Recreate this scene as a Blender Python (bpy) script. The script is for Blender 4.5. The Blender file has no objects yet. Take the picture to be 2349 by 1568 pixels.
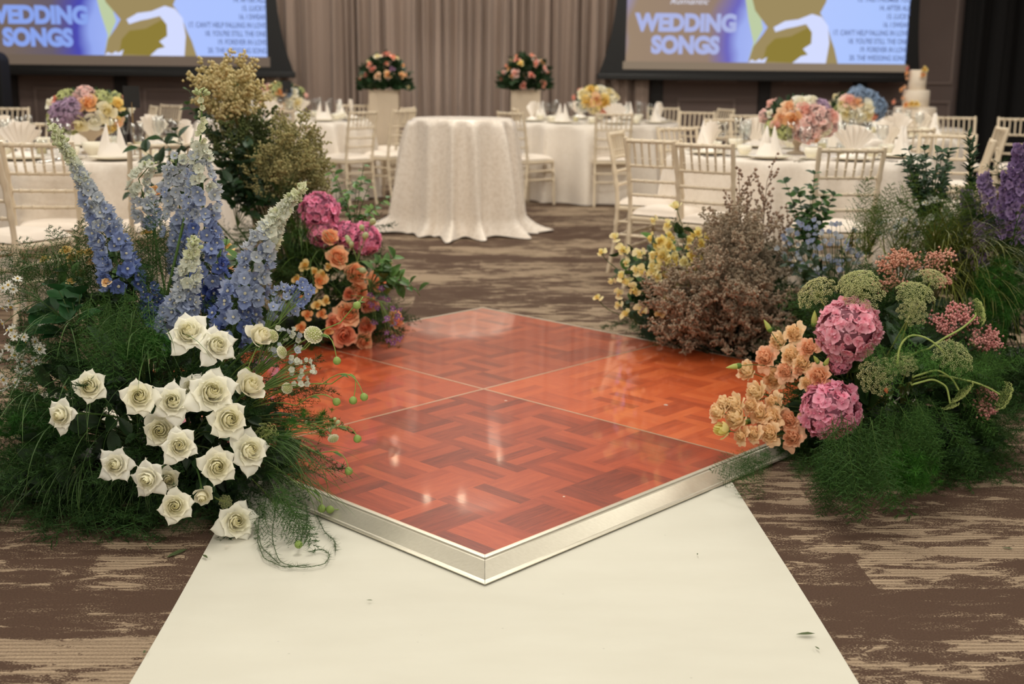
import bpy, math, random
import numpy as np
from mathutils import Vector, Matrix

# ------------------------------------------------------------------ basics
rng = np.random.default_rng(7)
random.seed(7)
SC = bpy.context.scene
COL = SC.collection
PI = math.pi
IW, IH = 2349, 1568
FPX, PITCH, ROLL, YAW, CH = 2731.0, math.radians(12.69), 0.0105, math.radians(1.6), 1.25
T = 0.045                                   # thickness of the dance floor

cp, sp = math.cos(PITCH), math.sin(PITCH)
_ca, _sa = math.cos(YAW), math.sin(YAW)
def _room(v):                               # camera-levelled frame -> room frame (y runs along the aisle)
    return np.array([v[0]*_ca + v[1]*_sa, -v[0]*_sa + v[1]*_ca, v[2]])
FW = _room((0, cp, -sp))
_rt, _up = _room((1, 0, 0)), _room((0, sp, cp))
RT = math.cos(ROLL)*_rt + math.sin(ROLL)*_up
UP = -math.sin(ROLL)*_rt + math.cos(ROLL)*_up
CAM = np.array([0.0, 0.0, CH])
def ray(px, py):
    return FW + RT*((px-IW/2)/FPX) + UP*((IH/2-py)/FPX)
def G(px, py, z=0.0):                       # where the line of sight meets height z
    d = ray(px, py); return CAM + d*((z-CH)/d[2])
def D(px, py, y):                           # where it meets the cross plane y
    d = ray(px, py); return CAM + d*(y/d[1])

def lin(c):
    c = np.asarray(c, float)/255.0
    return np.where(c <= 0.04045, c/12.92, ((c+0.055)/1.055)**2.4)
def L4(c):
    a = lin(c); return (a[0], a[1], a[2], 1.0)

def norm(v):
    v = np.asarray(v, float); n = np.linalg.norm(v); return v/n if n > 1e-9 else np.array([0, 0, 1.0])
def frame(z, roll=0.0):                     # 3x3 with local z along z
    z = norm(z); a = np.array([0, 0, 1.0]) if abs(z[2]) < .95 else np.array([0, 1.0, 0])
    x = norm(np.cross(a, z)); y = np.cross(z, x)
    c, s = math.cos(roll), math.sin(roll)
    return np.stack([c*x+s*y, -s*x+c*y, z], 1)
def mat4(R, p, s=1.0):
    m = np.eye(4); m[:3, :3] = np.asarray(R)*s; m[:3, 3] = p; return m
def rotz(a):
    c, s = math.cos(a), math.sin(a); return np.array([[c, -s, 0], [s, c, 0], [0, 0, 1.0]])

# ------------------------------------------------------------------ mesh store
class MB:
    """collects triangles and quads; build() links them as one mesh object"""
    def __init__(s):
        s.v, s.t, s.q, s.c, s.tm, s.qm, s.n = [], [], [], [], [], [], 0
    def add(s, v, f, col=(1, 1, 1), mat=0):
        v = np.asarray(v, float).reshape(-1, 3); f = np.asarray(f, int)
        c = np.asarray(col, float)
        if c.ndim == 1: c = np.tile(c, (len(v), 1))
        s.v.append(v); s.c.append(c)
        if f.size:
            if f.shape[1] == 3: s.t.append(f+s.n); s.tm.append(np.full(len(f), mat))
            else: s.q.append(f+s.n); s.qm.append(np.full(len(f), mat))
        s.n += len(v)
        return s
    def done(s):
        V = np.concatenate(s.v) if s.v else np.zeros((0, 3))
        C = np.concatenate(s.c) if s.c else np.zeros((0, 3))
        Tt = np.concatenate(s.t) if s.t else np.zeros((0, 3), int)
        Q = np.concatenate(s.q) if s.q else np.zeros((0, 4), int)
        tm = np.concatenate(s.tm) if s.tm else np.zeros(0, int)
        qm = np.concatenate(s.qm) if s.qm else np.zeros(0, int)
        return dict(V=V, C=C, T=Tt, Q=Q, tm=tm, qm=qm)
    def put(s, tpl, M=None, tint=None):     # a template under a 4x4
        V = tpl['V']
        if M is not None: V = V @ M[:3, :3].T + M[:3, 3]
        C = tpl['C'] if tint is None else tpl['C']*np.asarray(tint)
        s.v.append(V); s.c.append(C)
        if len(tpl['T']): s.t.append(tpl['T']+s.n); s.tm.append(tpl['tm'])
        if len(tpl['Q']): s.q.append(tpl['Q']+s.n); s.qm.append(tpl['qm'])
        s.n += len(V)
        return s
    # shapes -----------------------------------------------------------
    def box(s, lo, hi, col=(1, 1, 1), mat=0):
        x0, y0, z0 = lo; x1, y1, z1 = hi
        v = [(x0,y0,z0),(x1,y0,z0),(x1,y1,z0),(x0,y1,z0),(x0,y0,z1),(x1,y0,z1),(x1,y1,z1),(x0,y1,z1)]
        f = [(0,3,2,1),(4,5,6,7),(0,1,5,4),(1,2,6,5),(2,3,7,6),(3,0,4,7)]
        return s.add(v, f, col, mat)
    def grid(s, P, closed_u=False, col=(1, 1, 1), mat=0):   # P (nu,nv,3)
        nu, nv = P.shape[:2]
        i = np.arange(nu if closed_u else nu-1); j = np.arange(nv-1)
        I, J = np.meshgrid(i, j, indexing='ij'); I2 = (I+1) % nu
        f = np.stack([I*nv+J, I2*nv+J, I2*nv+J+1, I*nv+J+1], -1).reshape(-1, 4)
        c = np.asarray(col, float)
        if c.ndim == 3: c = c.reshape(-1, 3)
        return s.add(P.reshape(-1, 3), f, c, mat)
    def tube(s, pts, r, n=6, col=(1, 1, 1), mat=0, cap=True):
        pts = np.asarray(pts, float); m = len(pts)
        r = np.full(m, r) if np.isscalar(r) else np.asarray(r, float)
        tan = np.gradient(pts, axis=0); tan /= np.maximum(np.linalg.norm(tan, axis=1, keepdims=True), 1e-9)
        a = np.array([0, 0, 1.0]) if abs(tan[0][2]) < .9 else np.array([1.0, 0, 0])
        x = norm(np.cross(a, tan[0])); P = np.zeros((n, m, 3)); th = np.arange(n)*2*PI/n
        for k in range(m):
            x = norm(x - tan[k]*np.dot(x, tan[k])); y = np.cross(tan[k], x)
            P[:, k] = pts[k] + r[k]*(np.cos(th)[:, None]*x + np.sin(th)[:, None]*y)
        s.grid(P, True, col, mat)
        if cap:
            for k in (0, m-1):
                v = np.vstack([P[:, k], pts[k]]); idx = np.arange(n)
                f = np.stack([idx, (idx+1) % n, np.full(n, n)], 1)
                s.add(v, f if k else f[:, ::-1], col, mat)
        return s
    def lathe(s, prof, n=24, col=(1, 1, 1), mat=0, c=(0, 0, 0)):
        prof = np.asarray(prof, float); th = np.arange(n)*2*PI/n
        P = np.zeros((n, len(prof), 3))
        P[..., 0] = np.cos(th)[:, None]*prof[:, 0]+c[0]; P[..., 1] = np.sin(th)[:, None]*prof[:, 0]+c[1]; P[..., 2] = prof[:, 1]+c[2]
        return s.grid(P, True, col, mat)
    def mesh(s, name, mats, smooth=True):
        d = s.done(); V, Tt, Q = d['V'], d['T'], d['Q']
        me = bpy.data.meshes.new(name)
        me.vertices.add(len(V)); me.vertices.foreach_set('co', V.astype(np.float32).ravel())
        nl = len(Tt)*3 + len(Q)*4
        me.loops.add(nl); me.loops.foreach_set('vertex_index', np.concatenate([Tt.ravel(), Q.ravel()]).astype(np.int32))
        me.polygons.add(len(Tt)+len(Q))
        st = np.concatenate([np.arange(len(Tt))*3, len(Tt)*3+np.arange(len(Q))*4]).astype(np.int32)
        me.polygons.foreach_set('loop_start', st)
        for m in (mats if isinstance(mats, (list, tuple)) else [mats]): me.materials.append(m)
        me.polygons.foreach_set('material_index', np.concatenate([d['tm'], d['qm']]).astype(np.int32))
        me.polygons.foreach_set('use_smooth', np.full(len(Tt)+len(Q), bool(smooth)))
        at = me.color_attributes.new('Col', 'FLOAT_COLOR', 'POINT')
        at.data.foreach_set('color', np.hstack([d['C'], np.ones((len(V), 1))]).astype(np.float32).ravel())
        me.update(calc_edges=True); me.validate()
        return me
    def build(s, name, mats, parent=None, smooth=True):
        return link(name, s.mesh(name, mats, smooth), parent)

def link(name, me, parent=None, M=None):
    o = bpy.data.objects.new(name, me); COL.objects.link(o)
    if parent is not None: o.parent = parent
    if M is not None: o.matrix_local = Matrix(M.tolist())
    return o
def bevel(o, w, seg=2, angle=True):
    m = o.modifiers.new('b', 'BEVEL'); m.width = w; m.segments = seg; m.limit_method = 'ANGLE'; return o
def tag(o, label, cat, group=None, kind=None):
    o['label'] = label; o['category'] = cat
    if group: o['group'] = group
    if kind: o['kind'] = kind
    return o
def thing(name, label, cat, loc=(0, 0, 0), rz=0.0, group=None):
    o = bpy.data.objects.new(name, None); COL.objects.link(o); o.empty_display_size = .05
    o.location = tuple(float(q) for q in loc); o.rotation_euler = (0, 0, rz)
    return tag(o, label, cat, group)
def structure(o, label=None, cat=None):
    o['kind'] = 'structure'
    if label: o['label'] = label
    if cat: o['category'] = cat
    return o
def copy_tree(root, loc, rz, label, group=None):
    r = root.copy(); COL.objects.link(r); r.location = loc; r.rotation_euler = (0, 0, rz); r['label'] = label
    if group: r['group'] = group
    for ch in root.children:
        c = ch.copy(); COL.objects.link(c); c.parent = r
        for g in ch.children:
            d = g.copy(); COL.objects.link(d); d.parent = c
    return r

# ------------------------------------------------------------------ materials
def mat(name):
    m = bpy.data.materials.new(name); m.use_nodes = True
    nt = m.node_tree; return m, nt, nt.nodes['Principled BSDF'], nt.nodes['Material Output']
def node(nt, typ, **kw):
    n = nt.nodes.new(typ)
    for k, v in kw.items():
        if k.startswith('i_'):
            key = k[2:]; n.inputs[int(key) if key.isdigit() else key.replace('_', ' ')].default_value = v
        else: setattr(n, k, v)
    return n
def plain(name, rgb, rough=.5, metal=0.0, spec=.5, sheen=0.0):
    m, nt, b, o = mat(name)
    b.inputs['Base Color'].default_value = L4(rgb); b.inputs['Roughness'].default_value = rough
    b.inputs['Metallic'].default_value = metal; b.inputs['Specular IOR Level'].default_value = spec
    if sheen: b.inputs['Sheen Weight'].default_value = sheen
    return m
def noise_plain(name, rgb, rgb2, scale=8.0, rough=.5, metal=0.0, stretch=(1, 1, 1), bump=0.0):
    m, nt, b, o = mat(name)
    tc = node(nt, 'ShaderNodeTexCoord'); mp = node(nt, 'ShaderNodeMapping'); mp.inputs['Scale'].default_value = stretch
    nz = node(nt, 'ShaderNodeTexNoise'); nz.inputs['Scale'].default_value = scale; nz.inputs['Detail'].default_value = 5
    mx = node(nt, 'ShaderNodeMix', data_type='RGBA'); mx.inputs[6].default_value = L4(rgb); mx.inputs[7].default_value = L4(rgb2)
    nt.links.new(tc.outputs['Object'], mp.inputs[0]); nt.links.new(mp.outputs[0], nz.inputs['Vector'])
    nt.links.new(nz.outputs['Fac'], mx.inputs[0]); nt.links.new(mx.outputs[2], b.inputs['Base Color'])
    b.inputs['Roughness'].default_value = rough; b.inputs['Metallic'].default_value = metal
    if bump:
        bp = node(nt, 'ShaderNodeBump'); bp.inputs['Strength'].default_value = bump; bp.inputs['Distance'].default_value = .003
        nt.links.new(nz.outputs['Fac'], bp.inputs['Height']); nt.links.new(bp.outputs[0], b.inputs['Normal'])
    return m
def flora(name, rough=.5, trans=.3, spec=.3, gain=1.0):
    """petals and leaves: each mesh carries its own colours; thin tissue lets some light through"""
    m, nt, b, o = mat(name)
    at = node(nt, 'ShaderNodeAttribute', attribute_name='Col')
    nz = node(nt, 'ShaderNodeTexNoise'); nz.inputs['Scale'].default_value = 60; nz.inputs['Detail'].default_value = 2
    tc = node(nt, 'ShaderNodeTexCoord'); nt.links.new(tc.outputs['Object'], nz.inputs['Vector'])
    mr = node(nt, 'ShaderNodeMapRange'); mr.inputs['To Min'].default_value = .86*gain; mr.inputs['To Max'].default_value = 1.12*gain
    nt.links.new(nz.outputs['Fac'], mr.inputs['Value'])
    sc = node(nt, 'ShaderNodeVectorMath', operation='SCALE')
    nt.links.new(at.outputs['Color'], sc.inputs[0]); nt.links.new(mr.outputs[0], sc.inputs['Scale'])
    nt.links.new(sc.outputs[0], b.inputs['Base Color'])
    b.inputs['Roughness'].default_value = rough; b.inputs['Specular IOR Level'].default_value = spec
    tr = node(nt, 'ShaderNodeBsdfTranslucent'); nt.links.new(sc.outputs[0], tr.inputs['Color'])
    ms = node(nt, 'ShaderNodeMixShader'); ms.inputs[0].default_value = trans
    nt.links.new(b.outputs[0], ms.inputs[1]); nt.links.new(tr.outputs[0], ms.inputs[2]); nt.links.new(ms.outputs[0], o.inputs['Surface'])
    return m
def emit(name, rgb, strength=1.0):
    m, nt, b, o = mat(name)
    e = node(nt, 'ShaderNodeEmission'); e.inputs['Color'].default_value = L4(rgb); e.inputs['Strength'].default_value = strength
    nt.links.new(e.outputs[0], o.inputs['Surface']); return m

PETAL = flora('petal tissue', .55, .38, .25, 1.06)
LEAF = flora('leaf tissue', .45, .18, .35)
FERN = flora('fern needles', .6, .12, .2)
TWIG = flora('green stem', .55, 0.05, .3)

# ------------------------------------------------------------------ camera
cam = bpy.data.cameras.new('camera'); co = bpy.data.objects.new('camera', cam); COL.objects.link(co)
cam.sensor_width = 36; cam.lens = FPX/IW*36; cam.clip_end = 100; cam.clip_start = .05
co.matrix_world = Matrix([[RT[0], UP[0], -FW[0], 0], [RT[1], UP[1], -FW[1], 0], [RT[2], UP[2], -FW[2], CH], [0, 0, 0, 1]])
cam.dof.use_dof = True; cam.dof.focus_distance = 3.15; cam.dof.aperture_fstop = 3.4
SC.camera = co
SC.view_settings.view_transform = 'Standard'; SC.view_settings.look = 'None'
SC.view_settings.exposure = 0.0; SC.view_settings.gamma = 1.0; SC.view_settings.use_curve_mapping = False
try:
    SC.cycles.use_adaptive_sampling = True; SC.cycles.adaptive_threshold = .06; SC.cycles.max_bounces = 6; SC.cycles.diffuse_bounces = 3; SC.cycles.glossy_bounces = 3
    SC.cycles.transmission_bounces = 5; SC.cycles.transparent_max_bounces = 16
    SC.cycles.caustics_reflective = False; SC.cycles.caustics_refractive = False
    SC.cycles.sample_clamp_indirect = 4.0
except Exception: pass

# ------------------------------------------------------------------ room shell
def carpet_mat():
    m, nt, b, o = mat('carpet'); ln = nt.links.new
    tc = node(nt, 'ShaderNodeTexCoord')
    def noise(scale, sx, sy, det=4, rgh=.55, dist=0):
        mp = node(nt, 'ShaderNodeMapping'); mp.inputs['Scale'].default_value = (sx, sy, 1)
        n = node(nt, 'ShaderNodeTexNoise'); n.inputs['Scale'].default_value = scale; n.inputs['Detail'].default_value = det
        n.inputs['Roughness'].default_value = rgh; n.inputs['Distortion'].default_value = dist
        ln(tc.outputs['Object'], mp.inputs[0]); ln(mp.outputs[0], n.inputs['Vector']); return n.outputs['Fac']
    def math_(op, a, bb, c=None):
        n = node(nt, 'ShaderNodeMath', operation=op)
        for i, x in enumerate((a, bb) if c is None else (a, bb, c)):
            if isinstance(x, (int, float)): n.inputs[i].default_value = x
            else: ln(x, n.inputs[i])
        return n.outputs[0]
    # planks about 1 m x 0.25 m, each with its own share of pale yarn
    br = node(nt, 'ShaderNodeTexBrick'); br.offset = .37
    br.inputs['Scale'].default_value = 1.0; br.inputs['Brick Width'].default_value = 1.0; br.inputs['Row Height'].default_value = .25
    br.inputs['Mortar Size'].default_value = 0.0; br.inputs['Color1'].default_value = (0, 0, 0, 1); br.inputs['Color2'].default_value = (1, 1, 1, 1)
    ln(tc.outputs['Object'], br.inputs['Vector'])
    pl = math_('MULTIPLY_ADD', br.outputs['Color'], .15, -.075)
    reg = math_('MULTIPLY_ADD', noise(1.3, .7, 2.2, 2, .5), .62, -.325)
    patch = math_('ADD', math_('ADD', noise(10.5, .5, 1.8, 6, .66, .6), pl), reg)
    mask = node(nt, 'ShaderNodeMapRange'); mask.inputs['From Min'].default_value = .53; mask.inputs['From Max'].default_value = .545
    ln(patch, mask.inputs['Value'])
    # rows of yarn
    wy = node(nt, 'ShaderNodeTexWave', wave_type='BANDS', bands_direction='Y'); wy.inputs['Scale'].default_value = 19; wy.inputs['Distortion'].default_value = .5
    wy.inputs['Detail'].default_value = 2; wy.inputs['Detail Scale'].default_value = 9
    ln(tc.outputs['Object'], wy.inputs['Vector'])
    speck = noise(190, 1, 1.3, 2)
    row = math_('MULTIPLY_ADD', noise(11, .35, 9, 3), 1.5, -.35)
    stripe = math_('MULTIPLY', mask.outputs[0], math_('MULTIPLY_ADD', math_('MULTIPLY', wy.outputs['Fac'], row), .75, math_('MULTIPLY_ADD', speck, .7, -.02)))
    fine = node(nt, 'ShaderNodeMapRange'); fine.inputs['From Min'].default_value = .54; fine.inputs['From Max'].default_value = .64
    ln(speck, fine.inputs['Value'])
    half = node(nt, 'ShaderNodeMapRange'); half.inputs['From Min'].default_value = .43; half.inputs['From Max'].default_value = .50
    ln(patch, half.inputs['Value'])
    tot = math_('MAXIMUM', stripe, math_('MULTIPLY', math_('MULTIPLY', fine.outputs[0], half.outputs[0]), .6))
    cl = node(nt, 'ShaderNodeClamp'); ln(tot, cl.inputs[0])
    dk = node(nt, 'ShaderNodeMix', data_type='RGBA'); dk.inputs[6].default_value = L4((68, 52, 43)); dk.inputs[7].default_value = L4((97, 77, 64)); ln(speck, dk.inputs[0])
    mx = node(nt, 'ShaderNodeMix', data_type='RGBA'); ln(cl.outputs[0], mx.inputs[0]); ln(dk.outputs[2], mx.inputs[6]); mx.inputs[7].default_value = L4((192, 170, 142))
    ln(mx.outputs[2], b.inputs['Base Color'])
    b.inputs['Roughness'].default_value = .95; b.inputs['Specular IOR Level'].default_value = .1
    bp = node(nt, 'ShaderNodeBump'); bp.inputs['Strength'].default_value = .5; bp.inputs['Distance'].default_value = .003
    ln(speck, bp.inputs['Height']); ln(bp.outputs[0], b.inputs['Normal'])
    return m

YW = 15.3                                   # back wall
XL, XR, ZC = -8.5, 9.0, 3.78
structure(MB().box((XL, -4, -.1), (XR, YW+.3, 0)).build('floor', carpet_mat(), smooth=False), 'brown patterned carpet with beige streaks', 'floor')
structure(MB().box((XL, -4, ZC), (XR, YW+.3, ZC+.1)).build('ceiling', plain('ceiling paint', (150, 138, 124), .8), smooth=False))
wallm = noise_plain('taupe wall panel', (124, 106, 100), (134, 116, 109), 3, .7)
structure(MB().box((XL, YW, 0), (XR, YW+.25, ZC)).build('wall_back', wallm, smooth=False), 'dark taupe panelled back wall', 'wall')
structure(MB().box((XL-.1, -4, 0), (XL, YW, ZC)).build('wall_left', wallm, smooth=False))
structure(MB().box((XR, -4, 0), (XR+.1, YW, ZC)).build('wall_right', wallm, smooth=False))
def WX(px, y=YW): return D(px, 170, y)[0]
def WZ(py, px, y=YW): return D(px, py, y)[2]
trimm = plain('taupe moulding', (150, 131, 123), .5)
darkm = plain('dark timber pilaster', (26, 18, 16), .5)
k = 0
for (a, bb) in ((17, 40), (262, 291), (1493, 1521), (1741, 1768), (1959, 1988)):
    k += 1
    structure(MB().box((WX(a), YW-.05, 0), (WX(bb), YW-.001, ZC)).build('trim_%d' % k, darkm, smooth=False))
def moulding(x0, x1, z0, z1):
    global k
    k += 1; b = MB(); w = .035; y0, y1 = YW-.03, YW-.001
    b.box((x0, y0, z0), (x1, y1, z0+w)); b.box((x0, y0, z1-w), (x1, y1, z1))
    b.box((x0, y0, z0+w), (x0+w, y1, z1-w)); b.box((x1-w, y0, z0+w), (x1, y1, z1-w))
    structure(bevel(b.build('trim_%d' % k, trimm, smooth=False), .008))
for (a, bb) in ((75, 227), (327, 560), (1555, 1690), (1795, 1925), (2035, 2185)):
    zt = 1.23 if a < 700 else 1.17
    moulding(WX(a), WX(bb), zt, 3.6); moulding(WX(a), WX(bb), .25, zt-.2)
structure(MB().box((XL, YW-.03, 0), (XR, YW-.002, .12)).build('baseboard_back', darkm, smooth=False))

# stage drape between the screens
def drape(name, x0, x1, y, z0, z1, depth, per, m, seed, label, cat):
    r = np.random.default_rng(seed); n = int((x1-x0)/.012); x = np.linspace(x0, x1, n); f = np.zeros(n)
    ph = np.cumsum(1/per*(1+.55*np.interp(x, np.linspace(x0, x1, 40), r.normal(size=40))))*(x[1]-x[0])*2*PI
    f = np.sin(ph) + .35*np.sin(2.3*ph+1); zs = np.linspace(z0, z1, 10); P = np.zeros((n, 10, 3))
    for j, z in enumerate(zs):
        P[:, j] = np.stack([x + .01*np.sin(ph*.5+z), y + depth*f*(1-.15*(z-z0)/(z1-z0)) + .01*np.sin(x*5+z*2), np.full(n, z)], 1)
    o = MB().grid(P).build(name, m)
    return tag(o, label, cat)
def cloth_mat(name, rgb, rough, trans=.25, sheen=.2):
    m, nt, b, o = mat(name)
    b.inputs['Base Color'].default_value = L4(rgb); b.inputs['Roughness'].default_value = rough; b.inputs['Sheen Weight'].default_value = sheen
    nz = node(nt, 'ShaderNodeTexNoise'); nz.inputs['Scale'].default_value = 300
    tc = node(nt, 'ShaderNodeTexCoord'); nt.links.new(tc.outputs['Object'], nz.inputs['Vector'])
    bp = node(nt, 'ShaderNodeBump'); bp.inputs['Strength'].default_value = .15; bp.inputs['Distance'].default_value = .002
    nt.links.new(nz.outputs['Fac'], bp.inputs['Height']); nt.links.new(bp.outputs[0], b.inputs['Normal'])
    return m
drape('stage_curtain', WX(600, 14.95), WX(1490, 14.95), 14.95, .02, 3.76, .07, .16, cloth_mat('taupe drape', (150, 130, 117), .75), 3,
      'tall pleated taupe stage curtain hanging between the two projection screens', 'curtain')
drape('blackout_curtain', WX(2200, 15.05), WX(2480, 15.05), 15.05, .02, 3.76, .05, .3, plain('black drape', (16, 14, 14), .9), 5,
      'black pleated curtain at the right end of the panelled back wall', 'curtain')

# white aisle runner
def runner_mat():
    m, nt, b, o = mat('runner felt'); ln = nt.links.new
    tc = node(nt, 'ShaderNodeTexCoord')
    n1 = node(nt, 'ShaderNodeTexNoise'); n1.inputs['Scale'].default_value = 3.5; n1.inputs['Detail'].default_value = 6
    mp = node(nt, 'ShaderNodeMapping'); mp.inputs['Scale'].default_value = (1, 2.5, 1)
    ln(tc.outputs['Object'], mp.inputs[0]); ln(mp.outputs[0], n1.inputs['Vector'])
    mx = node(nt, 'ShaderNodeMix', data_type='RGBA'); mx.inputs[6].default_value = L4((207, 203, 187)); mx.inputs[7].default_value = L4((218, 215, 200))
    ln(n1.outputs['Fac'], mx.inputs[0])
    v = node(nt, 'ShaderNodeTexVoronoi'); v.inputs['Scale'].default_value = 9; v.inputs['Randomness'].default_value = 1
    mp2 = node(nt, 'ShaderNodeMapping'); mp2.inputs['Scale'].default_value = (1, 2.2, 1); mp2.inputs['Rotation'].default_value = (0, 0, .6)
    ln(tc.outputs['Object'], mp2.inputs[0]); ln(mp2.outputs[0], v.inputs['Vector'])
    sm = node(nt, 'ShaderNodeMapRange'); sm.inputs['From Min'].default_value = .0; sm.inputs['From Max'].default_value = .035
    sm.inputs['To Min'].default_value = .45; sm.inputs['To Max'].default_value = 1
    ln(v.outputs['Distance'], sm.inputs['Value'])
    sc = node(nt, 'ShaderNodeVectorMath', operation='SCALE'); ln(mx.outputs[2], sc.inputs[0]); ln(sm.outputs[0], sc.inputs['Scale'])
    ln(sc.outputs[0], b.inputs['Base Color']); b.inputs['Roughness'].default_value = .9; b.inputs['Specular IOR Level'].default_value = .2
    return m
rx0, rx1 = G(390, 1402)[0], G(1826, 1339)[0]
b = MB(); xs = np.linspace(rx0, rx1, 61); ys = np.linspace(-1.2, 3.95, 60); P = np.zeros((61, 60, 3))
w = rx1-rx0
for i, x in enumerate(xs):
    e = min(x-rx0, rx1-x)
    wav = .004*np.sin(ys*3.1+i*.05)*math.exp(-e/.05)
    P[i] = np.stack([x+wav*(1 if i < 30 else -1), ys, .0015+.0042*math.exp(-((e-.07)/.012)**2)*(.6+.4*np.sin(ys*2))+0*ys], 1)
b.grid(P)
tag(b.build('aisle_runner', runner_mat()), 'long white felt aisle runner leading up to the wooden dance floor', 'carpet runner')

# ------------------------------------------------------------------ dance floor
def parquet_mat(name, c0, c1, c2, S, seed):
    m, nt, b, o = mat(name); ln = nt.links.new
    tc = node(nt, 'ShaderNodeTexCoord')
    def M(op, a, bb=None, c=None):
        n = node(nt, 'ShaderNodeMath', operation=op)
        for i, x in enumerate([q for q in (a, bb, c) if q is not None]):
            if isinstance(x, (int, float)): n.inputs[i].default_value = x
            else: ln(x, n.inputs[i])
        return n.outputs[0]
    sx = node(nt, 'ShaderNodeSeparateXYZ'); ln(tc.outputs['Object'], sx.inputs[0])
    B = S/6.0
    x, y = M('ADD', sx.outputs[0], 20*B), M('ADD', sx.outputs[1], 20*B)
    bx, by = M('FLOOR', M('DIVIDE', x, B)), M('FLOOR', M('DIVIDE', y, B))
    par = M('MODULO', M('ADD', bx, by), 2.0)
    lx, ly = M('FRACT', M('DIVIDE', x, B)), M('FRACT', M('DIVIDE', y, B))
    def sel(a, c): return M('ADD', M('MULTIPLY', a, M('SUBTRACT', 1.0, par)), M('MULTIPLY', c, par))
    across, along = sel(lx, ly), sel(y, x)
    pk = M('FLOOR', M('MULTIPLY', across, 4.0))
    cv = node(nt, 'ShaderNodeCombineXYZ'); ln(bx, cv.inputs[0]); ln(by, cv.inputs[1]); ln(M('ADD', pk, seed*7.0), cv.inputs[2])
    wn = node(nt, 'ShaderNodeTexWhiteNoise', noise_dimensions='3D'); ln(cv.outputs[0], wn.inputs['Vector'])
    gv = node(nt, 'ShaderNodeCombineXYZ'); ln(M('MULTIPLY', M('ADD', across, pk), 9.0), gv.inputs[0]); ln(M('MULTIPLY', along, 6.0), gv.inputs[1]); ln(M('MULTIPLY', wn.outputs['Value'], 50.0), gv.inputs[2])
    gn = node(nt, 'ShaderNodeTexNoise'); gn.inputs['Scale'].default_value = 1.6; gn.inputs['Detail'].default_value = 6; gn.inputs['Roughness'].default_value = .65
    ln(gv.outputs[0], gn.inputs['Vector'])
    val = M('ADD', M('MULTIPLY', wn.outputs['Value'], .62), M('MULTIPLY', M('SUBTRACT', gn.outputs['Fac'], .3), .8))
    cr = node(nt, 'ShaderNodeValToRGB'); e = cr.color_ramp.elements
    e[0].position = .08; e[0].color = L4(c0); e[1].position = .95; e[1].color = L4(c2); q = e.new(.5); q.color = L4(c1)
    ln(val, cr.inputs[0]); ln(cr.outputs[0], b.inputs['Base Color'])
    b.inputs['Roughness'].default_value = .42; b.inputs['Specular IOR Level'].default_value = .4
    b.inputs['Coat Weight'].default_value = 1.0; b.inputs['Coat Roughness'].default_value = .055; b.inputs['Coat IOR'].default_value = 1.5
    rn = node(nt, 'ShaderNodeTexNoise'); rn.inputs['Scale'].default_value = 5; rn.inputs['Detail'].default_value = 4
    ln(tc.outputs['Object'], rn.inputs['Vector'])
    bp = node(nt, 'ShaderNodeBump'); bp.inputs['Strength'].default_value = .04; bp.inputs['Distance'].default_value = .01
    ln(rn.outputs['Fac'], bp.inputs['Height']); ln(bp.outputs[0], b.inputs['Coat Normal'])
    return m
alum = noise_plain('brushed aluminium', (226, 220, 202), (206, 199, 180), 6, .34, .55, (1, 30, 30), .06)
S = .9687*(CH-T)
fc = _room((-.0913*(CH-T), 3.7406*(CH-T), 0)); FC = np.array([fc[0], fc[1], 0])
R45 = PI/4
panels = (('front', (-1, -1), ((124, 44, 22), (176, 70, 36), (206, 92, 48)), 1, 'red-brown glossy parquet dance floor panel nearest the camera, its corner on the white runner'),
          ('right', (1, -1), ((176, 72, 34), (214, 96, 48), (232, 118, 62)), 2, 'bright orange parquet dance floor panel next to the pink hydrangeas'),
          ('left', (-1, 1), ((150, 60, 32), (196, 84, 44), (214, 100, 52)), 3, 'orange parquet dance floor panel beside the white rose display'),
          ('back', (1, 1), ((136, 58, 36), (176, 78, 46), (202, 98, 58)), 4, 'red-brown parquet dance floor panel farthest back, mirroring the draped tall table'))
for nm, (ix, iy), cs, sd, lab in panels:
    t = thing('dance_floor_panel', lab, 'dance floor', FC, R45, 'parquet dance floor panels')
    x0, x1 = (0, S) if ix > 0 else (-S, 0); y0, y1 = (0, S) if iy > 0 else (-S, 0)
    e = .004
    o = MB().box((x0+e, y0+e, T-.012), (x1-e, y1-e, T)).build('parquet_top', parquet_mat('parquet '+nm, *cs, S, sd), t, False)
    MB().box((x0+.006, y0+.006, .0066), (x1-.006, y1-.006, T-.0125)).build('underside_board', plain('underlay board', (60, 45, 38), .8), t, False)
    b = MB()
    for bx in ((x0, y0, x1, y0+e), (x0, y1-e, x1, y1), (x0, y0+e, x0+e, y1-e), (x1-e, y0+e, x1, y1-e)):
        b.box((bx[0], bx[1], T-.02), (bx[2], bx[3], T+.0008))
    b.build('edge_strip', plain('pale metal strip', (205, 178, 150), .35, .6), t, False)
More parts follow.
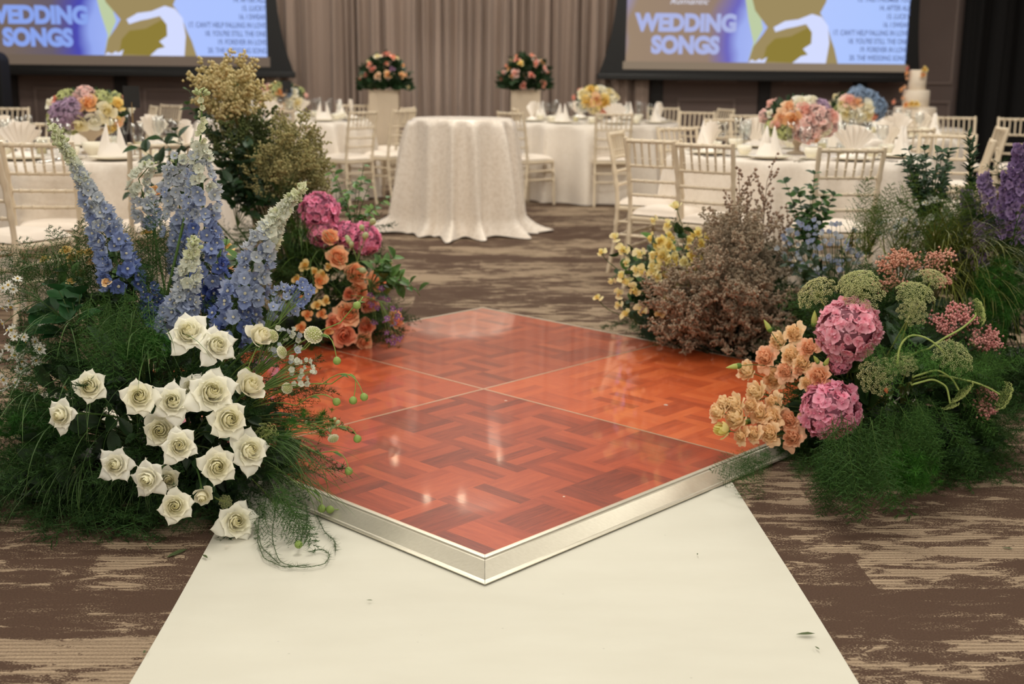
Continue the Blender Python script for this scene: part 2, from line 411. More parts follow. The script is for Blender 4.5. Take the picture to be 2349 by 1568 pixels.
# bevelled aluminium edging, two lengths to a side
prof = [(0, T+.001), (.012, T+.001), (.014, T-.003), (.019, T-.004), (.056, .013), (.062, .0125), (.066, .0085), (.066, .0065), (0, .0065)]
sides = (('front left', 0), ('front right', 1), ('back right', 2), ('back left', 3))
wd = {0: 'beside the white roses', 1: 'beside the pink hydrangeas', 2: 'under the brown dried bush', 3: 'under the orange roses'}
for nm, q in sides:
    ang = R45 + {0: -PI, 1: -PI/2, 2: 0, 3: PI/2}[q]        # outward normal of the side, in the floor's frame
    nrm = np.array([math.cos(ang), math.sin(ang), 0]); tg = np.array([-nrm[1], nrm[0], 0])
    for half in (-1, 1):
        a, c = (-S, 0) if half < 0 else (0, S)
        P = np.zeros((2, len(prof), 3))
        for i, u in enumerate((a, c)):
            for j, (d, z) in enumerate(prof):
                uu = u
                if u == -S: uu = u-d+.0006
                elif u == S: uu = u+d-.0006
                else: uu = u+(-.0006 if half < 0 else .0006)
                P[i, j] = nrm*(S+d) + tg*uu + (0, 0, z)
        near = {0: 1, 1: -1, 2: 1, 3: -1}[q] == half
        b = MB().grid(P)
        for i in (0, 1):
            b.add(P[i], np.array([[0, j, j+1] for j in range(1, len(prof)-1)]))
        o = b.build('edge_ramp', alum, None, False); o.location = FC
        end = {0: ('at the front corner', 'at the left corner'), 1: ('at the front corner', 'at the right corner'),
               2: ('at the right corner', 'at the back corner'), 3: ('at the left corner', 'at the back corner')}[q]
        isfirst = ((q == 0 and half > 0) or (q == 1 and half < 0) or (q == 2 and half < 0) or (q == 3 and half < 0))
        tag(o, 'aluminium dance floor ramp %s, %s' % (wd[q], end[0] if isfirst else end[1]), 'floor edging', 'aluminium ramps around the dance floor')

# ------------------------------------------------------------------ lights
WARM = (1.0, .957, .865)
def area(loc, size, power, col=WARM, rot=(0, 0, 0)):
    l = bpy.data.lights.new('ceiling_and_fill', 'AREA'); l.size = size; l.energy = power; l.color = col
    o = bpy.data.objects.new('ceiling_and_fill', l); o.location = loc; o.rotation_euler = rot; COL.objects.link(o); return o
for y in (.2, 3.4, 6.6, 9.8):
    for x in (-4.2, 0, 4.2):
        area((x, y, 3.7), 1.1, (54, 56, 66, 70)[int(y/3.2)])
for x in (-2.6, 2.6): area((x, -2.6, 3.5), 1.6, 78, rot=(math.radians(38), 0, 0))  # fill added behind the camera to brighten upright surfaces
for x in (-2.0, 0, 2.0): area((x, 13.0, 3.7), .4, 26, rot=(math.radians(48), 0, 0))  # added wash aimed at the stage curtain to brighten it
for x in (-5.5, -2.5, 2.5, 5.5): area((x, 12.3, 3.74), .5, 16)
# recessed lamps whose glints show on the polished floor
lampm = emit('lamp face', (255, 236, 200), 26); rimm = plain('lamp rim', (215, 205, 190), .3, .5)
spots = [(905, 1050, 'left of the farther pair'), (1147, 1048, 'right of the farther pair'), (980, 1140, 'left of the nearer pair'), (1060, 1140, 'right of the nearer pair')]
for px, py, lab in spots:
    p = G(px, py, T); d = ray(px, py); d = np.array([d[0], d[1], -d[2]]); q = p + d*((ZC-.02-T)/d[2])
    t = thing('recessed_downlight', 'small round recessed ceiling downlight, ' + lab + ' over the stage end', 'ceiling light', (q[0], q[1], ZC), 0, 'ceiling downlights over the stage end')
    MB().lathe([(.0, -.006), (.042, -.006), (.042, -.001)], 20).build('lamp_face', lampm, t)
    MB().lathe([(.043, -.001), (.045, -.014), (.085, -.012), (.09, -.001)], 20).build('trim_ring', rimm, t)
    l = bpy.data.lights.new('downlight_beam', 'SPOT'); l.energy = 90; l.spot_size = 1.4; l.spot_blend = .6; l.color = WARM; l.shadow_soft_size = .06
    lo = bpy.data.objects.new('downlight_beam', l); lo.location = (q[0], q[1], ZC-.05); COL.objects.link(lo)
W = bpy.data.worlds.new('hall'); SC.world = W; W.use_nodes = True
W.node_tree.nodes['Background'].inputs[0].default_value = (1, .88, .72, 1); W.node_tree.nodes['Background'].inputs[1].default_value = .58
# ------------------------------------------------------------------ projection screens
FONT = bpy.data.fonts[0] if len(bpy.data.fonts) else None
def text_mesh(txt, size, depth=.003, align='CENTER', bold=0.0, shear=0.0, space=1.0):
    c = bpy.data.curves.new('t', 'FONT'); c.body = txt; c.size = size; c.extrude = depth; c.align_x = align; c.offset = bold; c.shear = shear; c.space_character = space
    c.resolution_u = 4
    o = bpy.data.objects.new('t', c); COL.objects.link(o); dg = bpy.context.evaluated_depsgraph_get()
    me = bpy.data.meshes.new_from_object(o.evaluated_get(dg)); bpy.data.objects.remove(o); bpy.data.curves.remove(c)
    return me
def picture_mat(name, stops, k=1.0):
    m, nt, b, o = mat(name); ln = nt.links.new
    tc = node(nt, 'ShaderNodeTexCoord'); sx = node(nt, 'ShaderNodeSeparateXYZ'); ln(tc.outputs['Generated'], sx.inputs[0])
    nz = node(nt, 'ShaderNodeTexNoise'); nz.inputs['Scale'].default_value = 3; ln(tc.outputs['Generated'], nz.inputs['Vector'])
    a = node(nt, 'ShaderNodeMath', operation='MULTIPLY_ADD'); a.inputs[1].default_value = .10; ln(nz.outputs['Fac'], a.inputs[0])
    c = node(nt, 'ShaderNodeMath', operation='MULTIPLY_ADD'); c.inputs[1].default_value = -.10; ln(sx.outputs[2], c.inputs[0]); ln(sx.outputs[0], c.inputs[2])
    ln(c.outputs[0], a.inputs[2])
    cr = node(nt, 'ShaderNodeValToRGB'); el = cr.color_ramp.elements
    el[0].position, el[0].color = stops[0][0], L4(stops[0][1]); el[1].position, el[1].color = stops[-1][0], L4(stops[-1][1])
    for p_, q in stops[1:-1]:
        e = el.new(p_); e.color = L4(q)
    ln(a.outputs[0], cr.inputs[0])
    e = node(nt, 'ShaderNodeEmission'); e.inputs['Strength'].default_value = k
    ln(cr.outputs[0], e.inputs['Color']); ln(e.outputs[0], o.inputs['Surface']); return m
def poly(pts, y, mtl, name, parent, thick=.001):
    """flat outline on the screen plane (points in x,z) filled as a fan-free n-gon"""
    me = bpy.data.meshes.new(name); n = len(pts)
    me.from_pydata([(p[0], y, p[1]) for p in pts], [], [tuple(range(n))]); me.materials.append(mtl); me.update()
    return link(name, me, parent)
blk = plain('screen border black', (10, 10, 11), .6); bar = plain('screen bottom bar', (14, 13, 13), .4)
E_txt = emit('projected blue letters', (138, 164, 236), 1.0); E_txt2 = emit('projected pale letters', (172, 180, 226), 1.0)
E_grey = emit('projected grey text', (96, 110, 158), 1.0); E_gold = emit('projected golden brown', (142, 126, 58), 1.0)
E_gold2 = emit('projected tan', (158, 140, 96), 1.0); E_lace = emit('projected white lace', (212, 220, 255), 1.0)
E_green = emit('projected pale green', (190, 205, 165), 1.0); E_white = emit('projected script', (225, 228, 245), 1.0)
E_low = emit('glowing screen foot', (138, 122, 104), 1.0); E_low1 = emit('glowing screen foot dim', (112, 97, 84), 1.0)  # screen cloth below the picture; its brightness is emitted by the material
YS = 14.72
def screen(label, px0, px1, pyb, pyl, flare0, flare1, stops, tone, lowm):
    """px0..px1 picture edges, pyb picture bottom, pyl lower cloth edge"""
    xa, xb = D(px0, 100, YS)[0], D(px1, 100, YS)[0]; zb = D((px0+px1)/2, pyb, YS)[2]; zl = D((px0+px1)/2, pyl, YS)[2]
    Wd = xb-xa; Ht = Wd*.5625
    t = thing('projection_screen', label, 'projection screen', (xa, YS, zb))
    k = YS/FPX; h2 = zl-zb
    tp = min(Ht+.15, 3.7-zb)
    # black tensioned border flaring towards the bottom bar
    def edge(sg, base, fl):
        o = []
        for z in np.linspace(tp, h2-.06, 14):
            u = max(0, 1-(z-h2+.06)/1.1)
            o.append((base + sg*(.12+.02*math.sin(z*9)*0 + fl*u**2.2), z))
        return o
    L_ = edge(-1, 0, flare0); R_ = edge(1, Wd, flare1)
    V = []; f = []
    for i in range(14): V += [(L_[i][0], .012, L_[i][1]), (R_[i][0], .012, R_[i][1])]
    f = [(2*i, 2*i+1, 2*i+3, 2*i+2) for i in range(13)]
    MB().add(V, f).build('border', blk, t, False)
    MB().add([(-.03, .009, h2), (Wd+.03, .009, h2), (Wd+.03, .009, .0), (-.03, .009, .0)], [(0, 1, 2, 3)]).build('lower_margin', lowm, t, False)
    MB().add([(0, .006, 0), (Wd, .006, 0), (Wd, .006, min(Ht, tp)), (0, .006, min(Ht, tp))], [(0, 1, 2, 3)]).build('projected_picture', picture_mat('slide '+tone, stops), t, False)
    bevel(MB().box((-.14-flare0, -.02, h2-.125), (Wd+.14+flare1, .03, h2-.055)).build('bottom_bar', bar, t, False), .01)
    def P(q): return [((x-px0)*k*1.0, (pyb-y)*k) for x, y in q]
    # the bride in the slide, only dress and arm in view
    s_ = px0-1436; dy = pyb-143
    def Q(q): return P([(x+s_, y+dy) for x, y in q])
    poly(Q([(1690,-40),(1735,-40),(1730,20),(1742,70),(1722,110),(1712,143),(1722,100),(1708,50)]), .0045, E_green, 'projected_veil', t)
    poly(Q([(1712,143),(1722,108),(1742,82),(1752,66),(1722,30),(1700,-40),(1885,-40),(1880,10),(1868,34),(1886,60),(1896,90),(1905,110),(1915,143)]), .003, E_gold2, 'projected_figure', t)
    poly(Q([(1745,140),(1752,108),(1770,90),(1805,85),(1850,62),(1870,80),(1860,120),(1838,143)]), .0015, E_gold, 'projected_sash', t)
    poly(Q([(1765,66),(1790,52),(1820,48),(1850,36),(1872,42),(1888,62),(1893,100),(1888,143),(1812,143),(1830,128),(1846,124),(1834,112),(1852,100),(1852,76),(1838,58),(1815,64),(1795,68),(1770,76)]), .0002, E_lace, 'projected_lace', t)
    poly(Q([(1712,143),(1720,136),(1728,140),(1738,134),(1742,138),(1755,130),(1750,143)]), .0002, E_lace, 'projected_hem', t)
    def put(txt, px, py, hpx, m, name, align='CENTER', bold=0.0, shear=0, space=1.0, Sx=1.0):
        me = text_mesh(txt, hpx*k/.70, .0004, align, bold, shear, space); me.materials.append(m)
        o = link(name, me, t); o.rotation_euler = (PI/2, 0, 0); o.scale = (Sx, 1, 1)
        q = P([(px+s_, py+dy)])[0]; o.location = (q[0], -.001, q[1]); return o
    tm = E_txt if tone == 'blue' else E_txt2
    put('WEDDING', 1570, 75, 35, tm, 'title_line', bold=.016, space=1.0, Sx=.93); put('SONGS', 1569, 123, 35, tm, 'title_line', bold=.016, space=1.0, Sx=.93)
    put('Romantic', 1573, 18, 13, E_white, 'script_line', shear=.4, Sx=1.2)
    for i, s in enumerate(('13. THIS I PROMISE YOU', '14. AFTER ALL', '15. LUCKY', '16. I SWEAR', "17. CAN'T HELP FALLING IN LOVE", "18. YOU'RE STILL THE ONE", '19. FOREVER IN LOVE', '20. THE WEDDING SONG')):
        put(s, 2070, 8.5+i*18.1, 11.0, E_grey, 'song_line', 'RIGHT', bold=.0015, Sx=.72)
    return t
screen('large projection screen left of the stage curtain, its slide cut by the frame edge', -52, 612, 127, 150, .10, .19,
       ((0, (112, 98, 96)), (.16, (116, 101, 92)), (.30, (104, 94, 108)), (.385, (74, 74, 178)), (.43, (150, 170, 240)), (.62, (176, 196, 255)), (1, (172, 196, 255))), 'blue', E_low1)
screen('large projection screen right of the stage curtain, showing the whole wedding songs title', 1436, 2080, 144, 162, .20, .08,
       ((0, (150, 150, 200)), (.06, (156, 134, 112)), (.33, (150, 128, 112)), (.40, (110, 104, 190)), (.44, (160, 176, 240)), (.62, (180, 200, 255)), (1, (172, 198, 255))), 'brown', E_low)

# ------------------------------------------------------------------ tables and cloths
def satin(name, c1, c2, rough, bumpk):
    m, nt, b, o = mat(name); ln = nt.links.new
    tc = node(nt, 'ShaderNodeTexCoord')
    v = node(nt, 'ShaderNodeTexNoise'); v.inputs['Scale'].default_value = 42; v.inputs['Detail'].default_value = 7; v.inputs['Roughness'].default_value = .7
    ln(tc.outputs['Object'], v.inputs['Vector'])
    rp = node(nt, 'ShaderNodeMapRange'); rp.inputs['From Min'].default_value = .42; rp.inputs['From Max'].default_value = .58
    ln(v.outputs['Fac'], rp.inputs['Value'])
    mx = node(nt, 'ShaderNodeMix', data_type='RGBA'); mx.inputs[6].default_value = L4(c1); mx.inputs[7].default_value = L4(c2); ln(rp.outputs[0], mx.inputs[0])
    ln(mx.outputs[2], b.inputs['Base Color'])
    r2 = node(nt, 'ShaderNodeMapRange'); r2.inputs['To Min'].default_value = rough-.12; r2.inputs['To Max'].default_value = rough+.15; ln(rp.outputs[0], r2.inputs['Value'])
    ln(r2.outputs[0], b.inputs['Roughness']); b.inputs['Sheen Weight'].default_value = .25
    bp = node(nt, 'ShaderNodeBump'); bp.inputs['Strength'].default_value = bumpk; bp.inputs['Distance'].default_value = .004
    ln(v.outputs['Fac'], bp.inputs['Height']); ln(bp.outputs[0], b.inputs['Normal']); return m
linen = satin('ivory table linen', (230, 218, 203), (236, 225, 211), .55, .06)
brocade = satin('ivory brocade satin', (226, 212, 196), (236, 224, 210), .36, .22)
def cloth(name, R, h, n, seed, flare, amp, mtl, puddle=0.0, corners=0, zf=.008):
    r = np.random.default_rng(seed); N = 360; th = np.arange(N)*2*PI/N
    # irregular folds
    ph = n*th + 1.3*np.sin(2*th+r.uniform(0, 6)) + .9*np.sin(3*th+r.uniform(0, 6)) + .5*np.sin(5*th+r.uniform(0, 6))
    f = (.5+.5*np.sin(ph))**2.0 * (.75+.35*np.sin(3*th+r.uniform(0, 6)))
    rings = [(0.001, h), (R*.5, h), (R*.9, h), (R-.012, h), (R-.003, h-.003), (R+.003, h-.014)]
    P = [np.stack([q*np.cos(th), q*np.sin(th), np.full(N, z)], 1) for q, z in rings]
    zs = np.linspace(h-.03, zf, 30)
    for z in zs:
        s = (h-z)/(h-zf)
        grow = s**.42
        rr = R+.006 + flare*s + amp*f*grow*(1+.15*np.sin(7*th+s*3)) + .012*np.sin(ph*.5+s*4)*s
        if puddle:
            u = max(0, (s-.86)/.14); rr = rr + puddle*u**1.5*(.45+.55*f + corners*np.maximum(0, np.cos(4*(th+.12)))**10*1.6)
            zz = z + .03*u*(f-.4)*(1-u)*2 + .012*u*np.sin(ph*1.0+2)**2
            zz = np.maximum(zz, .006)
        else: zz = np.full(N, z)
        a = th + .04*np.sin(ph)*s
        P.append(np.stack([rr*np.cos(a), rr*np.sin(a), zz+np.zeros(N)], 1))
    P = np.stack(P, 1)
    o = MB().grid(P, True).build(name, mtl); return o
wood = plain('folding table ply', (150, 120, 90), .6); legm = plain('folding table steel', (90, 90, 92), .4, .7)
def table(x, y, R, h, lab, clab, seed, group='round banquet tables', **kw):
    t = thing('round_table', lab, 'table', (x, y, 0), .3*seed, group)
    MB().lathe([(0, h-.035), (R-.015, h-.035), (R-.01, h-.008), (0, h-.008)], 40).build('tabletop', wood, t)
    for i in range(4):
        a = PI/4+i*PI/2; q = R*.55
        MB().tube([(q*math.cos(a), q*math.sin(a), h-.035), (q*1.06*math.cos(a), q*1.06*math.sin(a), .0)], .016, 8).build('leg', legm, t)
    o = cloth('tablecloth', R, h, kw.get('n', 17), seed, kw.get('flare', .03), kw.get('amp', .15), kw.get('mtl', linen), kw.get('puddle', 0), kw.get('corners', 0))
    o.location = (x, y, 0); tag(o, clab, 'tablecloth', kw.get('cg', 'floor-length tablecloths'))
    return np.array([x, y, h])
def at(px, py, y): q = D(px, py, y); return q[0], q[1]
HT = .77
TB = {}
def tb(key, px, y, R, h, nm, seed, **kw):
    if key in ('RN', 'LN'): kw.setdefault('amp', .10)
    x = D(px, 300, y)[0]
    TB[key] = (table(x, y, R, h, 'round banquet table under ' + nm[1], nm[0], seed, **kw), R)
tb('RN', 1838, 7.62, .80, HT, ('ivory floor-length tablecloth on the near right table, behind the brown dried bush', 'the near right cloth, holding the pink and apricot centrepiece'), 1)
tb('LN', 212, 7.12, .80, HT, ('ivory floor-length tablecloth on the near left table, behind the blue delphiniums', 'the near left cloth, holding the lilac and cream centrepiece'), 2)
tb('LF', 655, 12.5, .86, HT, ('ivory tablecloth on the far left table, just left of the draped tall table', 'the far left cloth, its centrepiece mixed with blue'), 3)
tb('RF', 1368, 12.6, .86, HT, ('ivory tablecloth on the far right table, just right of the draped tall table', 'the far right cloth, holding the yellow and cream centrepiece'), 4)
tb('RB', 1968, 10.3, .80, HT, ('ivory tablecloth on the table behind the near right one', 'the cloth below the blue hydrangea centrepiece'), 5)
tb('CT', 1061, 9.7, .40, .90, ('shiny ivory brocade cloth on the tall round table, pooling on the carpet', 'the shiny ivory brocade cloth in the middle of the aisle'), 8,
   n=13, flare=.05, amp=.17, mtl=brocade, puddle=.13, corners=1.0, group=None, cg=None)
ck = D(2095, 300, 12.6)
table(ck[0], 12.6, .5, .74, 'round cake table under the small cloth below the wedding cake', 'ivory cloth on the cake table in front of the right wall panels', 9, n=12)
for o in list(COL.objects):
    if o.name.startswith('round_table') and abs(o.location.x-TB['CT'][0][0]) < .01: o['label'] = 'tall round cocktail table under the shiny ivory brocade cloth'

# ------------------------------------------------------------------ chiavari chairs
cream = plain('cream lacquered wood', (222, 205, 178), .38); cushm = cloth_mat('white seat cushion', (240, 226, 210), .8)
KN = [0]
def rod(a, bq, r, knots=(), n=8, bow=0.0):
    a, bq = np.array(a, float), np.array(bq, float); ts = [0, 1]
    for q in knots: ts += [q-.014, q-.009, q, q+.009, q+.014]
    ts = sorted(set(ts + list(np.linspace(0, 1, 9))))
    pts, rr = [], []
    for t in ts:
        p = a+(bq-a)*t; p = p + np.array([0, -bow*math.sin(PI*t), 0]); pts.append(p)
        rr.append(r*(1.38 if any(abs(t-q) < .002 for q in knots) else 1.22 if any(abs(abs(t-q)-.009) < .002 for q in knots) else 1.0))
    return MB().tube(pts, rr, n)
CHZ = .897
def make_chair():
    t = thing('chiavari_chair', 'x', 'chair')
    w, wf, dp = .178, .192, .365              # half rear width, half front width, depth
    def put(name, m, mt=cream):
        m.v = [v*np.array([.93, .95, .98]) for v in m.v]
        return m.build(name, mt, t)
    # rear legs run up into the back posts
    for sx in (-1, 1):
        pts = [(sx*(w+.005), -.235, 0), (sx*w, -.195, .2), (sx*w, -.18, .43), (sx*w, -.19, .55), (sx*(w+.004), -.222, .75), (sx*(w+.010), -.262, .915)]
        P = np.array(pts); tt = np.linspace(0, 1, 34); z = tt*.915
        Q = np.stack([np.interp(z, P[:, 2], P[:, 0]), np.interp(z, P[:, 2], P[:, 1]), z], 1)
        r = np.full(34, .0145)
        for kz in (.235, .32, .45, .575, .66, .75): r[np.argmin(abs(z-kz))] = .0195
        r[-1] = .012; r[0] = .012
        put('leg', MB().tube(Q, r, 8))
        put('leg', rod((sx*(wf+.003), dp/2+.015, 0), (sx*(wf-.006), dp/2-.01, .425), .0145, (.55, .76, .96)))
    def yb(z): return np.interp(z, [.43, .55, .75, .915], [-.18, -.19, -.222, -.262])
    put('top_rail', rod((-w-.008, yb(.895), .895), (w+.008, yb(.895), .895), .0125, (.12, .3, .5, .7, .88), bow=.012))
    for z in (.748, .658, .572):
        put('back_rail', rod((-w, yb(z), z), (w, yb(z), z), .0092, (.16, .33, .5, .67, .84), bow=.012))
    for i in range(6):
        x = (-.714+.2857*i)*w
        bo = .012*math.sin(PI*(x/w*.5+.5))
        put('spindle', rod((x, yb(.75)-bo, .75), (x*1.03, yb(.89)-bo, .89), .0075, (.3,)))
    b = MB(); zt, zb_ = .445, .41
    P = np.array([(-w-.012, -.195), (w+.012, -.195), (wf+.012, dp/2+.005), (-wf-.012, dp/2+.005)])
    v = [(p[0], p[1], zb_) for p in P] + [(p[0], p[1], zt) for p in P]
    b.add(v, [(0, 3, 2, 1), (4, 5, 6, 7), (0, 1, 5, 4), (1, 2, 6, 5), (2, 3, 7, 6), (3, 0, 4, 7)])
    bevel(put('seat_frame', b), .012)
    # plump cushion
    n = 15; U = np.linspace(-1, 1, n); Pt = np.zeros((n, n, 3)); Pb = np.zeros((n, n, 3))
    for i, u in enumerate(U):
        for j, v in enumerate(U):
            ht = (1-abs(u)**3.5)*(1-abs(v)**3.5); y = v*.19-.005; xx = u*(.19+.006*v)
            q = 1-.03*(u*u*v*v)
            Pt[i, j] = (xx*q, y*q, .453+.045*ht**.45); Pb[i, j] = (xx*q, y*q, .453-.007*ht**.3)
    b = MB().grid(Pt); b.grid(Pb[::-1]); put('seat_cushion', b, cushm)
    for z in (.235, .32):
        put('stretcher', rod((-wf, dp/2+.005, z), (wf, dp/2+.005, z), .009, (.2, .5, .8)))
        yr = -.195 if z < .3 else -.19
        put('stretcher', rod((-w, yr, z), (w, yr, z), .009, (.2, .5, .8)))
        for sx in (-1, 1):
            put('stretcher', rod((sx*w, yr, z+.02), (sx*wf, dp/2+.005, z+.02), .009, (.3, .7)))
    return t
chair0 = make_chair(); used = [False]
def chair(x, y, rz, lab, group):
    if not used[0]:
        used[0] = True; chair0.location = (x, y, 0); chair0.rotation_euler = (0, 0, rz); chair0['label'] = lab; chair0['group'] = group; return chair0
    return copy_tree(chair0, (x, y, 0), rz, lab, group)
GRP = {'RN': 'chairs at the near right table', 'LN': 'chairs at the near left table', 'LF': 'chairs at the far left table', 'RF': 'chairs at the far right table', 'RB': 'chairs at the blue hydrangea table', 'CT': 'chairs beside the tall table', 'W': 'chairs by the dark wall'}
def ctop(px, py, rzd, key, lab, y=None):
    """chair whose top rail is centred at this point of view"""
    q = G(px, py, CHZ) if y is None else D(px, py, y); rz = math.radians(rzd)
    p = q[:2] - (rotz(rz) @ np.array([0, -.255, 0]))[:2]
    return chair(p[0], p[1], rz, lab, GRP[key])
ctop(1957, 337, 3, 'RN', 'cream chair seen from behind at the near right table, right of the leafy green sprig')
ctop(1612, 326, -36, 'RN', 'cream chair seen from behind at the near right table, nearest the brown dried bush')
ctop(1497, 317, -33, 'RN', 'cream chair second from the brown dried bush, behind the yellow flowers')
ctop(1409, 300, -112, 'RN', 'cream chair turned side-on at the left end of the near right table')
ctop(1552, 290, -150, 'RN', 'cream chair on the far left side of the near right table, behind two others')
ctop(2175, 306, 150, 'RN', 'cream chair above the dark green sprigs, at the back right of the near right table')
ctop(2282, 320, 70, 'RN', 'cream chair behind the purple spires, nearer the camera')
ctop(82, 324, 1, 'LN', 'cream chair seen from behind at the near left table, its whole back in view')
ctop(-75, 335, -28, 'LN', 'cream chair at the left frame edge, only its seat corner in view')
ctop(378, 326, 33, 'LN', 'cream chair behind the pale blue delphinium at the near left table, one back post showing')
ctop(83, 279, 176, 'LN', 'cream chair on the far side of the near left table, left of its centrepiece')
ctop(22, 245, 184, 'W', 'cream chair at the left frame edge, before the dark wall')
ctop(355, 237, 115, 'W', 'cream chair turned edge-on before the dark left wall, left one of two', 12.4)
ctop(394, 233, 140, 'W', 'cream chair before the dark left wall, right one of two', 12.9)
ctop(629, 251, 2, 'LF', 'cream chair seen from behind at the far left table, under its centrepiece')
ctop(663, 290, -3, 'LF', 'cream chair behind the golden filler bush, its white top rail just showing', 8.4)
ctop(836, 245, 48, 'LF', 'cream chair facing left at the far left table, nearer the draped tall table', 11.4)
ctop(809, 228, 183, 'LF', 'cream chair on the far side of the far left table, left of the flower pedestal', 13.75)
ctop(929, 239, 54, 'CT', 'cream chair side-on, partly hidden by the left edge of the draped tall table', 11.9)
ctop(938, 234, 70, 'CT', 'cream chair farther back, behind the side-on chair left of the draped tall table', 12.75)
ctop(1169, 249, -48, 'RF', 'cream chair facing right, just right of the draped tall table', 11.55)
ctop(1180, 236, -84, 'RF', 'cream chair in front of the right flower pedestal', 12.75)
ctop(1410, 257, 3, 'RF', 'cream chair seen from behind at the far right table, under its yellow centrepiece', 11.5)
ctop(1522, 239, 172, 'RF', 'cream chair on the far side of the far right table, right of its centrepiece', 13.8)
ctop(1600, 254, 160, 'W', 'cream chair by the dark wall, first to the right of the far right table', 12.3)
ctop(1668, 244, 108, 'W', 'cream chair turned edge-on before the dark wall, right of the far right table', 13.4)
ctop(1657, 271, -160, 'W', 'cream chair left of the apricot centrepiece, behind the fanned napkin', 10.4)
ctop(1714, 278, -170, 'W', 'cream chair half hidden behind the apricot centrepiece', 11.5)
ctop(2092, 293, 4, 'RB', 'cream chair seen from behind at the table with the blue hydrangea centrepiece')
ctop(2058, 266, 178, 'RB', 'cream chair below the wedding cake', 11.55)
ctop(2194, 267, 172, 'RB', 'cream chair before the black curtain, right of the wedding cake', 11.5)
ctop(2303, 291, 80, 'W', 'cream chair near the right frame edge, just above the purple spires')
ctop(2338, 258, 160, 'W', 'cream chair at the right frame edge before the black curtain', 11.3)

# ------------------------------------------------------------------ table settings
napm = cloth_mat('white linen napkin', (246, 236, 224), .8)
china = plain('ivory china', (244, 236, 216), .25); gold = plain('pale gold rim', (190, 160, 110), .3, .8); steel = plain('polished steel', (215, 213, 208), .18, 1.0)
juice = plain('yellow drink', (236, 196, 92), .3); wax = plain('cream candle wax', (246, 230, 180), .5)
gm, nt, b_, o_ = mat('clear glass'); nt.nodes.remove(b_)
_t = node(nt, 'ShaderNodeBsdfTransparent'); _t.inputs[0].default_value = (.96, .97, .97, 1); _g = node(nt, 'ShaderNodeBsdfGlossy'); _g.inputs['Roughness'].default_value = .03
_f = node(nt, 'ShaderNodeLayerWeight'); _f.inputs[0].default_value = .25; _m = node(nt, 'ShaderNodeMixShader')
_q = node(nt, 'ShaderNodeMath', operation='MULTIPLY'); _q.inputs[1].default_value = .45; nt.links.new(_f.outputs['Facing'], _q.inputs[0]); nt.links.new(_q.outputs[0], _m.inputs[0]); nt.links.new(_t.outputs[0], _m.inputs[1]); nt.links.new(_g.outputs[0], _m.inputs[2]); nt.links.new(_m.outputs[0], o_.inputs['Surface'])
def nap_fan(seed):
    r = np.random.default_rng(seed); b = MB(); n = 15
    P = np.zeros((n, 5, 3))
    for i in range(n):
        a = (i/(n-1)-.5)*1.5; zig = .012*(1 if i % 2 else -1)
        for j in range(5):
            s = j/4; L = .185*s*(1-.10*abs(a))*(1+r.normal()*.03)
            P[i, j] = (math.sin(a)*(L+.02), zig*s*1.4+.012*s, math.cos(a)*(L)+.012+.02*(1-s))
    b.grid(P); b.grid(P[::-1]+np.array([0, .002, 0]))
    c = [(.085*math.cos(t), .06*math.sin(t), .016+.006*math.sin(3*t)) for t in np.linspace(0, 2*PI, 17)[:-1]]
    b.add(c+[(0, 0, .045)], [(i, (i+1) % 16, 16) for i in range(16)])
    return b
def nap_mitre(seed):
    r = np.random.default_rng(seed); b = MB(); N = 40; th = np.arange(N)*2*PI/N; rows = []
    for s in np.linspace(0, 1, 9):
        pk = np.maximum(0, np.cos(2*th+.6))**.7
        rad = .082*(1-.62*s**1.2)*(1+.06*np.sin(3*th+seed))
        z = .012+ s*(.07+.105*pk)
        rows.append(np.stack([rad*np.cos(th), .72*rad*np.sin(th), z], 1))
    rows.append(np.stack([.02*np.cos(th), .012*np.sin(th), np.full(N, .06)], 1))
    b.grid(np.stack(rows, 1), True)
    return b
def glass_b(h, r, stem):
    pr = [(r*.75, 0), (r*.7, .004), (.006, .008), (.0045, .02), (.0045, h*stem), (r*.6, h*stem+.02), (r, h*.75), (r*.88, h), (r*.85, h), (r*.96, h*.75), (r*.56, h*stem+.024), (.001, h*stem+.012)]
    return MB().lathe(pr, 18)
NAP = [nap_fan(1).mesh('napkin', napm, False), nap_mitre(2).mesh('napkin', napm), nap_fan(3).mesh('napkin', napm, False), nap_mitre(5).mesh('napkin', napm)]
PLATE = MB().lathe([(0, .006), (.085, .006), (.10, .010), (.135, .020), (.137, .022), (.132, .022), (.10, .014), (.07, .010), (0, .010)], 36).mesh('plate', china)
BREAD = MB().lathe([(0, .004), (.055, .004), (.082, .014), (.08, .016), (.05, .008), (0, .008)], 28).mesh('plate', china)
WINE = glass_b(.19, .038, .45).mesh('wine_glass', gm); FLUTE = glass_b(.215, .027, .36).mesh('flute', gm)
cupb = MB().lathe([(0, .006), (.025, .006), (.028, .012), (.042, .03), (.046, .062), (.043, .062), (.039, .03), (.02, .016), (0, .015)], 24)
cupb.tube([(.043, 0, .05), (.064, 0, .052), (.066, 0, .032), (.04, 0, .022)], .0045, 6)
CUP = cupb.mesh('cup', china); SAUCER = MB().lathe([(0, .003), (.04, .003), (.072, .012), (.07, .014), (.035, .007), (0, .007)], 26).mesh('saucer', china)
SPOON = MB().tube([(0, -.09, .003), (0, .02, .004), (0, .05, .006)], [.004, .003, .003], 6).add(*(lambda P: (P.reshape(-1, 3), [(i*6+j, i*6+j+1, (i+1) % 12*6+j+1, (i+1) % 12*6+j) for i in range(12) for j in range(5)]))(
    np.array([[(.018*s*math.cos(a), .072+.026*s*math.sin(a), .004+.006*s*s) for s in np.linspace(0, 1, 6)] for a in np.arange(12)*PI/6]))).mesh('spoon', steel)
